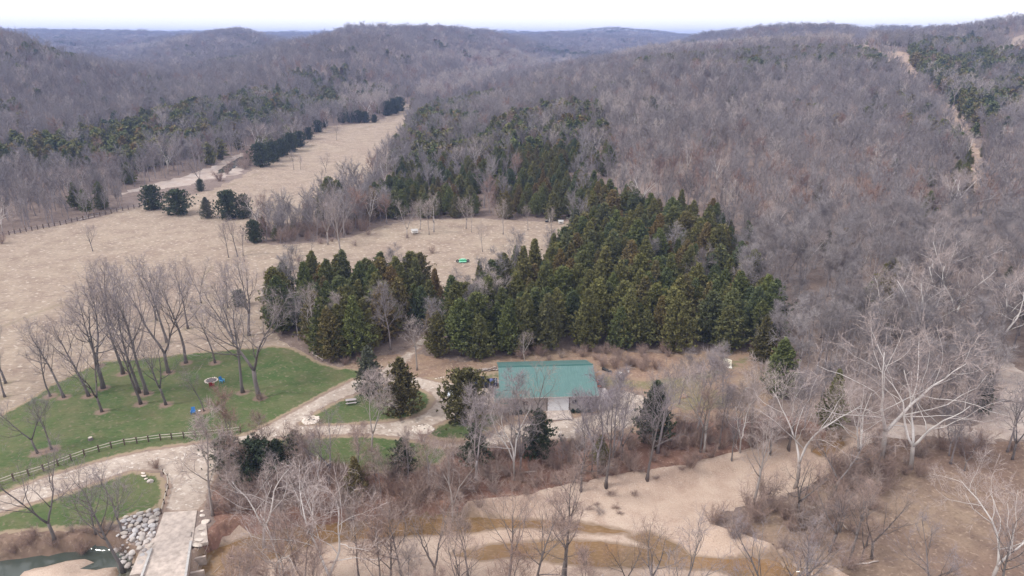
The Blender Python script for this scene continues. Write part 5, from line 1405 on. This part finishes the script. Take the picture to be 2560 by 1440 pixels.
ring(528, 952, 1.12, 18, 'round fire pit with a pale stone rim on the lawn', 'fire_pit', True, 'ash', s=.42, flat=.5)
ring(777, 1052, 1.25, 16, 'ring of white stones where the drive forks', 'stone_ring', True, 'palerock', ((-.35, 0, .6), (.55, .1, .45)), s=.7)
ring(1058, 1074, 1.7, 18, 'oval ring of rough stones where the loop meets the drive', 'stone_ring', True, 'gravelbed' if False else 'palerock', ((.2, .2, .4),), ell=.8, s=.6)
x, y, z = gz(878, 1008)
pt = empty('picnic_table', (x, y, z), .25, 'grey picnic table on the island lawn', 'table')
g = Geo()
for k in range(4): g.box((0, -.3 + k * .2, .76), (1.9, .18, .05))
part('tabletop', g, M['greyboard'], pt)
for s_ in (-1, 1):
    g = Geo(); g.box((0, s_ * .72, .45), (1.9, .28, .05)); part('bench', g, M['greyboard'], pt)
    g = Geo(); g.box((s_ * .7, 0, .40), (.08, 1.5, .08)); g.box((s_ * .7, .25, .38), (.07, .09, .85), 0, 0, (.5, 'X')); g.box((s_ * .7, -.25, .38), (.07, .09, .85), 0, 0, (-.5, 'X')); part('leg', g, M['greyboard'], pt)
x, y, z = gz(227, 1101); o = empty('stump', (x, y, z), 0, 'short dark stump with a pale cut top on the lawn near the fence', 'stump')
g = Geo(); g.tube([(0, 0, 0), (0, 0, .45)], [.42, .32], 9); part('trunk', g, M['bark'], o); g = Geo(); g.tube([(0, 0, .452), (0, 0, .50)], [.32, .30], 9); part('cut_face', g, M['palerock'], o)
for k, (px, py, s, pale) in enumerate([(358, 1186, .7, True), (362, 1193, .8, True), (366, 1199, .6, True), (376, 1205, 1.1, False), (356, 1192, .4, True)]):
    x, y, z = gz(px, py); rock('boulder', x, y, z + .1, s, 'landscape rock in the bare bed at the road corner', 'rocks in the road corner bed', pale=pale)
for k in range(5):
    x, y, z = gz(1223 + (k % 2) * 3, 978 + 5 * k); rock('stepping_stone', x, y, z + .03, .55, 'pale stepping stone between the pickup and the porch', 'stepping stones by the porch', pale=True, cat='stone', flat=.3)
# log edging behind the left lawn strip
r9 = np.random.default_rng(12)
for k in range(26):
    t_ = k / 25; px, py = 1090 + 158 * t_, 946 - 22 * t_ - 3 * math.sin(t_ * 3)
    x, y, z = gz(px, py)
    if t_ > .55: stick('edging_log', [(x - .7, y - .05 + r9.normal(0, .2), z + .15), (x + .7, y + r9.normal(0, .2), z + .15 + r9.uniform(0, .3))], .12, M['log' if k % 3 else 'bark'], 'weathered log in the pile edging the lawn behind the pickup', 'log', 'edging logs left of the barn')
    else: rock('edging_stone', x, y, z + .05, .5, 'pale stone in the edging line left of the barn', 'edging stones left of the barn', pale=True, cat='stone', flat=.5)
for k in range(10):
    t_ = .6 + .4 * k / 9; px, py = 1090 + 158 * t_, 942 - 22 * t_; x, y, z = gz(px, py)
    stick('edging_log', [(x - .6, y + r9.normal(0, .3), z + .3), (x + .6, y + r9.normal(0, .3), z + .35)], .09, M['darkwood' if k % 2 else 'log'], 'weathered log in the pile edging the lawn behind the pickup', 'log', 'edging logs left of the barn')
# odds and ends right of the barn
a = gz(1506, 924); b_ = gz(1529, 932)
stick('culvert_pipe', [(a[0], a[1], a[2] + .3), (b_[0], b_[1], b_[2] + .3)], .36, M['black'], 'black plastic culvert pipe lying behind the barn', 'pipe', n=12)
def crate(px_, py_, sz_, mat, label, name, rz=.3):
    x, y, z = gz(px_, py_); o = empty(name, (x, y, z), rz, label, 'box')
    g = Geo(); g.box((0, 0, sz_[2] / 2), sz_); part('body', g, M[mat], o); g = Geo(); g.box((0, 0, sz_[2] + .03), (sz_[0] + .05, sz_[1] + .05, .06)); part('lid', g, M[mat], o)
crate(1550, 936, (.5, .45, .4), 'white_paint', 'white box on the leaves behind the barn', 'white_box')
x, y, z = gz(1571, 931); g = Geo(); g.tube([(0, 0, 0), (0, 0, .35)], [.15, .18], 10); g.tube([(0, 0, .352), (0, 0, .37)], [.19, .19], 10); o = part('bucket', g, M['white_paint']); o.location = (x, y, z); tag(o, 'small white bucket by the scrap boards', 'bucket')
for k in range(4):
    a = gz(1562 + k * 3, 926 - k * 1.5); stick('board', [(a[0], a[1], a[2] + .25 + k * .05), (a[0] + 2.2 - .3 * k, a[1] + .3 * k, a[2] + .3 + .1 * k)], .07, M['greyboard' if k % 2 else 'darkwood'], 'weathered board in the scrap heap right of the white box', 'board', 'boards of the scrap heap', n=4)
x, y, z = gz(1818, 915); o = empty('target_board', (x, y, z), -.75, 'tall cream-white panel standing at the far end of the yard', 'panel')
g = Geo(); g.box((0, 0, .75), (1.7, .18, 1.35), 0, 0, (.1, 'X')); part('board', g, M['yellow'], o); g = Geo(); g.box((.6, .3, .35), (.08, .7, .08), 0, 0, (-.6, 'X')); part('brace', g, M['wood'], o)
x, y, z = gz(1823, 920); g = Geo(); g.box((0, 0, .06), (1.0, .75, .1), -.2); g.box((0, 0, .125), (.8, .6, .03), -.2); o = part('white_slab', g, M['white_paint']); o.location = (x, y, z); tag(o, 'flat white slab lying in front of the cream panel', 'slab')
x, y, z = gz(1868, 984); o = empty('white_chair', (x, y, z), .4, 'white garden chair frame near the right end of the yard', 'chair')
g = Geo(); g.box((0, 0, .45), (.7, .6, .06)); part('seat', g, M['white_paint'], o); g = Geo(); g.box((0, .3, .8), (.7, .05, .6)); part('backrest', g, M['white_paint'], o)
for s_ in (-1, 1):
    for t_ in (-1, 1): g = Geo(); g.box((s_ * .3, t_ * .25, .22), (.06, .06, .44)); part('leg', g, M['white_paint'], o)
x, y, z = gz(1708, 994); g = Geo(); V = rock_geo(44, 2.0, 1.4, 1.1); o = part('earth_mound', V, M['earth'], None, True); o.location = (x, y, z + .1); tag(o, 'small heap of orange earth behind the pinkish sycamore', 'mound')
for k, (px, py) in enumerate([(1519, 992), (1527, 990)]):
    x, y, z = gz(px, py + 6); g = Geo(); g.tube([(0, 0, 0), (0, 0, .45), (0, 0, .9)], [.27, .3, .27], 12); g.tube([(0, 0, .902), (0, 0, .93)], [.25, .25], 12); o = part('barrel', g, simple('rusty_barrel%s' % ('', '_dark')[k], [(.10, .07, .06), (.18, .08, .05)][k])); o.location = (x, y, z); tag(o, ['dark barrel beside the grey deck roof', 'rust-brown barrel just right of the dark one'][k], 'barrel')
# farmhouse on the far ridge
_k = (2268 - 1280) / F / 1.063; hx, hy = _k * 1500, 1500
o = empty('farmhouse', (hx, hy, land1(hx, hy)), .3, 'tiny white farmhouse on the far ridge at the upper right', 'house')
g = Geo(); g.box((0, 0, 3), (14, 9, 6)); part('wall', g, M['white_paint'], o)
g = Geo(); g.prism([(-5.2, 6), (0, 9.5), (5.2, 6)], -7.5, 7.5, axis=0); part('roof', g, M['greyboard'], o)
g = Geo(); g.box((-3, -4.53, 3.2), (1.2, .06, 1.4)); g.box((3, -4.53, 3.2), (1.2, .06, 1.4)); part('window', g, M['glass'], o)


build_land()

# ------------------------------------------------------------------ put the plants in
CAMV = np.array([0, 0, CAM_Z])
def proto_mats(tr):
    return tr['mats']
_cache = {}
def variant(d, which, mats):
    """same mesh shape with other bark / foliage"""
    if not mats: return d[which]
    k = (d[which].name, mats)
    if k not in _cache:
        me = d[which].copy()
        if which == 'trunk':
            for i in range(len(me.materials)): me.materials[i] = M[mats[0]]
        else:
            n = len(me.materials)
            me.materials[n - 1] = M[mats[1]]
            for i in range(n - 1): me.materials[i] = M[mats[0]]
        _cache[k] = me
    return _cache[k]
for t in TREES:
    px, py = project(t['x'], t['y'], t['z'])
    t['px'], t['py'] = float(px), float(py)
    sc = t['s'] if hasattr(t['s'], '__len__') else (t['s'],) * 3
    t['sc'] = sc
    t['size'] = sc[2] * {'sapling': 7, 'brush': 3.5, 'cedar': 9.5, 'bushy': 6.5, 'cedar_far': 9, 'sycamore': 18}.get(t['key'], 14) / math.hypot(t['x'], t['y'])
    if not (-150 < t['px'] < 2710 and t['py'] < 1440 + 1800 * t['size'] * 1.0): t['size'] *= .001
NAMES = {'bare_tree': 'bare_tree', 'cedar_tree': 'cedar_tree', 'sycamore_tree': 'sycamore_tree', 'shrub': 'shrub'}
rest = []
for kind in NAMES:
    L = [t for t in TREES if t['kind'] == kind]
    L.sort(key=lambda t: -(t['size'] + (10 if t['keep'] else 0)))
    for j, t in enumerate(L):
        if j < 300 and t['size'] > .001:
            e = empty(NAMES[kind], (t['x'], t['y'], t['z']), t['rz'], t['label'], t['cat'], t['group'], t['sc'])
            e.rotation_euler = (0, 0, 0)
            q = (Matrix.Rotation(t['lean'][0], 3, 'Y') @ Matrix.Rotation(t['lean'][1], 3, 'X') @ Matrix.Rotation(t['rz'], 3, 'Z'))
            e.rotation_euler = q.to_euler()
            d = PR[t['key']][t['v']]
            part('stem' if kind == 'shrub' else 'trunk', variant(d, 'trunk', t['mats']), None, e)
            part('crown', variant(d, 'crown', t['mats']), None, e)
        else: rest.append(t)
def stuff_object(name, sel, label):
    """the uncountable remainder of a wood as one object of scattered copies"""
    keys = sorted({t['key'] for t in sel})
    pc = bpy.data.collections.new(name + '_kinds')
    order = []
    for k in keys:
        for v, d in enumerate(PR[k]):
            o = bpy.data.objects.new('kind_%03d' % len(order), d['joined'])
            pc.objects.link(o); order.append((k, v))
    idx = {kv: i for i, kv in enumerate(order)}
    me = bpy.data.meshes.new(name)
    me.vertices.add(len(sel))
    me.vertices.foreach_set('co', np.array([(t['x'], t['y'], t['z']) for t in sel], np.float32).ravel())
    a = me.attributes.new('pick', 'INT', 'POINT'); a.data.foreach_set('value', np.array([idx[(t['key'], t['v'])] for t in sel], np.int32))
    a = me.attributes.new('rot', 'FLOAT_VECTOR', 'POINT'); a.data.foreach_set('vector', np.array([(0, 0, t['rz']) for t in sel], np.float32).ravel())
    a = me.attributes.new('scl', 'FLOAT_VECTOR', 'POINT'); a.data.foreach_set('vector', np.array([t['sc'] for t in sel], np.float32).ravel())
    o = bpy.data.objects.new(name, me); COL.objects.link(o)
    o['kind'] = 'stuff'; o['label'] = label
    g = bpy.data.node_groups.new(name, 'GeometryNodeTree')
    g.interface.new_socket('Geometry', in_out='INPUT', socket_type='NodeSocketGeometry')
    g.interface.new_socket('Geometry', in_out='OUTPUT', socket_type='NodeSocketGeometry')
    gi = g.nodes.new('NodeGroupInput'); go = g.nodes.new('NodeGroupOutput')
    m2p = g.nodes.new('GeometryNodeMeshToPoints')
    iop = g.nodes.new('GeometryNodeInstanceOnPoints')
    ci = g.nodes.new('GeometryNodeCollectionInfo')
    ci.inputs['Collection'].default_value = pc
    ci.inputs['Separate Children'].default_value = True; ci.inputs['Reset Children'].default_value = True
    def attr(n, ty):
        q = g.nodes.new('GeometryNodeInputNamedAttribute'); q.data_type = ty; q.inputs['Name'].default_value = n
        return q.outputs['Attribute']
    g.links.new(gi.outputs[0], m2p.inputs[0]); g.links.new(m2p.outputs[0], iop.inputs['Points'])
    g.links.new(ci.outputs[0], iop.inputs['Instance'])
    iop.inputs['Pick Instance'].default_value = True
    g.links.new(attr('pick', 'INT'), iop.inputs['Instance Index'])
    g.links.new(attr('rot', 'FLOAT_VECTOR'), iop.inputs['Rotation'])
    g.links.new(attr('scl', 'FLOAT_VECTOR'), iop.inputs['Scale'])
    g.links.new(iop.outputs[0], go.inputs[0])
    md = o.modifiers.new('scatter', 'NODES'); md.node_group = g
    return o
_b = [t for t in rest if t['kind'] in ('bare_tree', 'sycamore_tree')]
_c = [t for t in rest if t['kind'] == 'cedar_tree']
_s = [t for t in rest if t['kind'] == 'shrub']
if _b: stuff_object('bare_forest', _b, 'leafless grey forest covering the hills')
if _c: stuff_object('cedar_forest', _c, 'scattered evergreens mixed through the far forest')
if _s: stuff_object('undergrowth', _s, 'leafless undergrowth along the banks')
print('plants', len(TREES), 'stuff', len(rest))

# ------------------------------------------------------------------ the air
g = Geo(); g.box((0, 3900, 60), (19600, 8400, 132))
hz = part('haze', g, [])
hz['kind'] = 'stuff'
m = bpy.data.materials.new('haze_air'); m.use_nodes = True
t = m.node_tree; t.nodes.clear()
out = t.nodes.new('ShaderNodeOutputMaterial'); pv = t.nodes.new('ShaderNodeVolumePrincipled')
pv.inputs['Color'].default_value = (.40, .54, 1.0, 1); pv.inputs['Density'].default_value = 0.00021
pv.inputs['Anisotropy'].default_value = .2
t.links.new(pv.outputs[0], out.inputs['Volume'])
hz.data.materials.append(m)
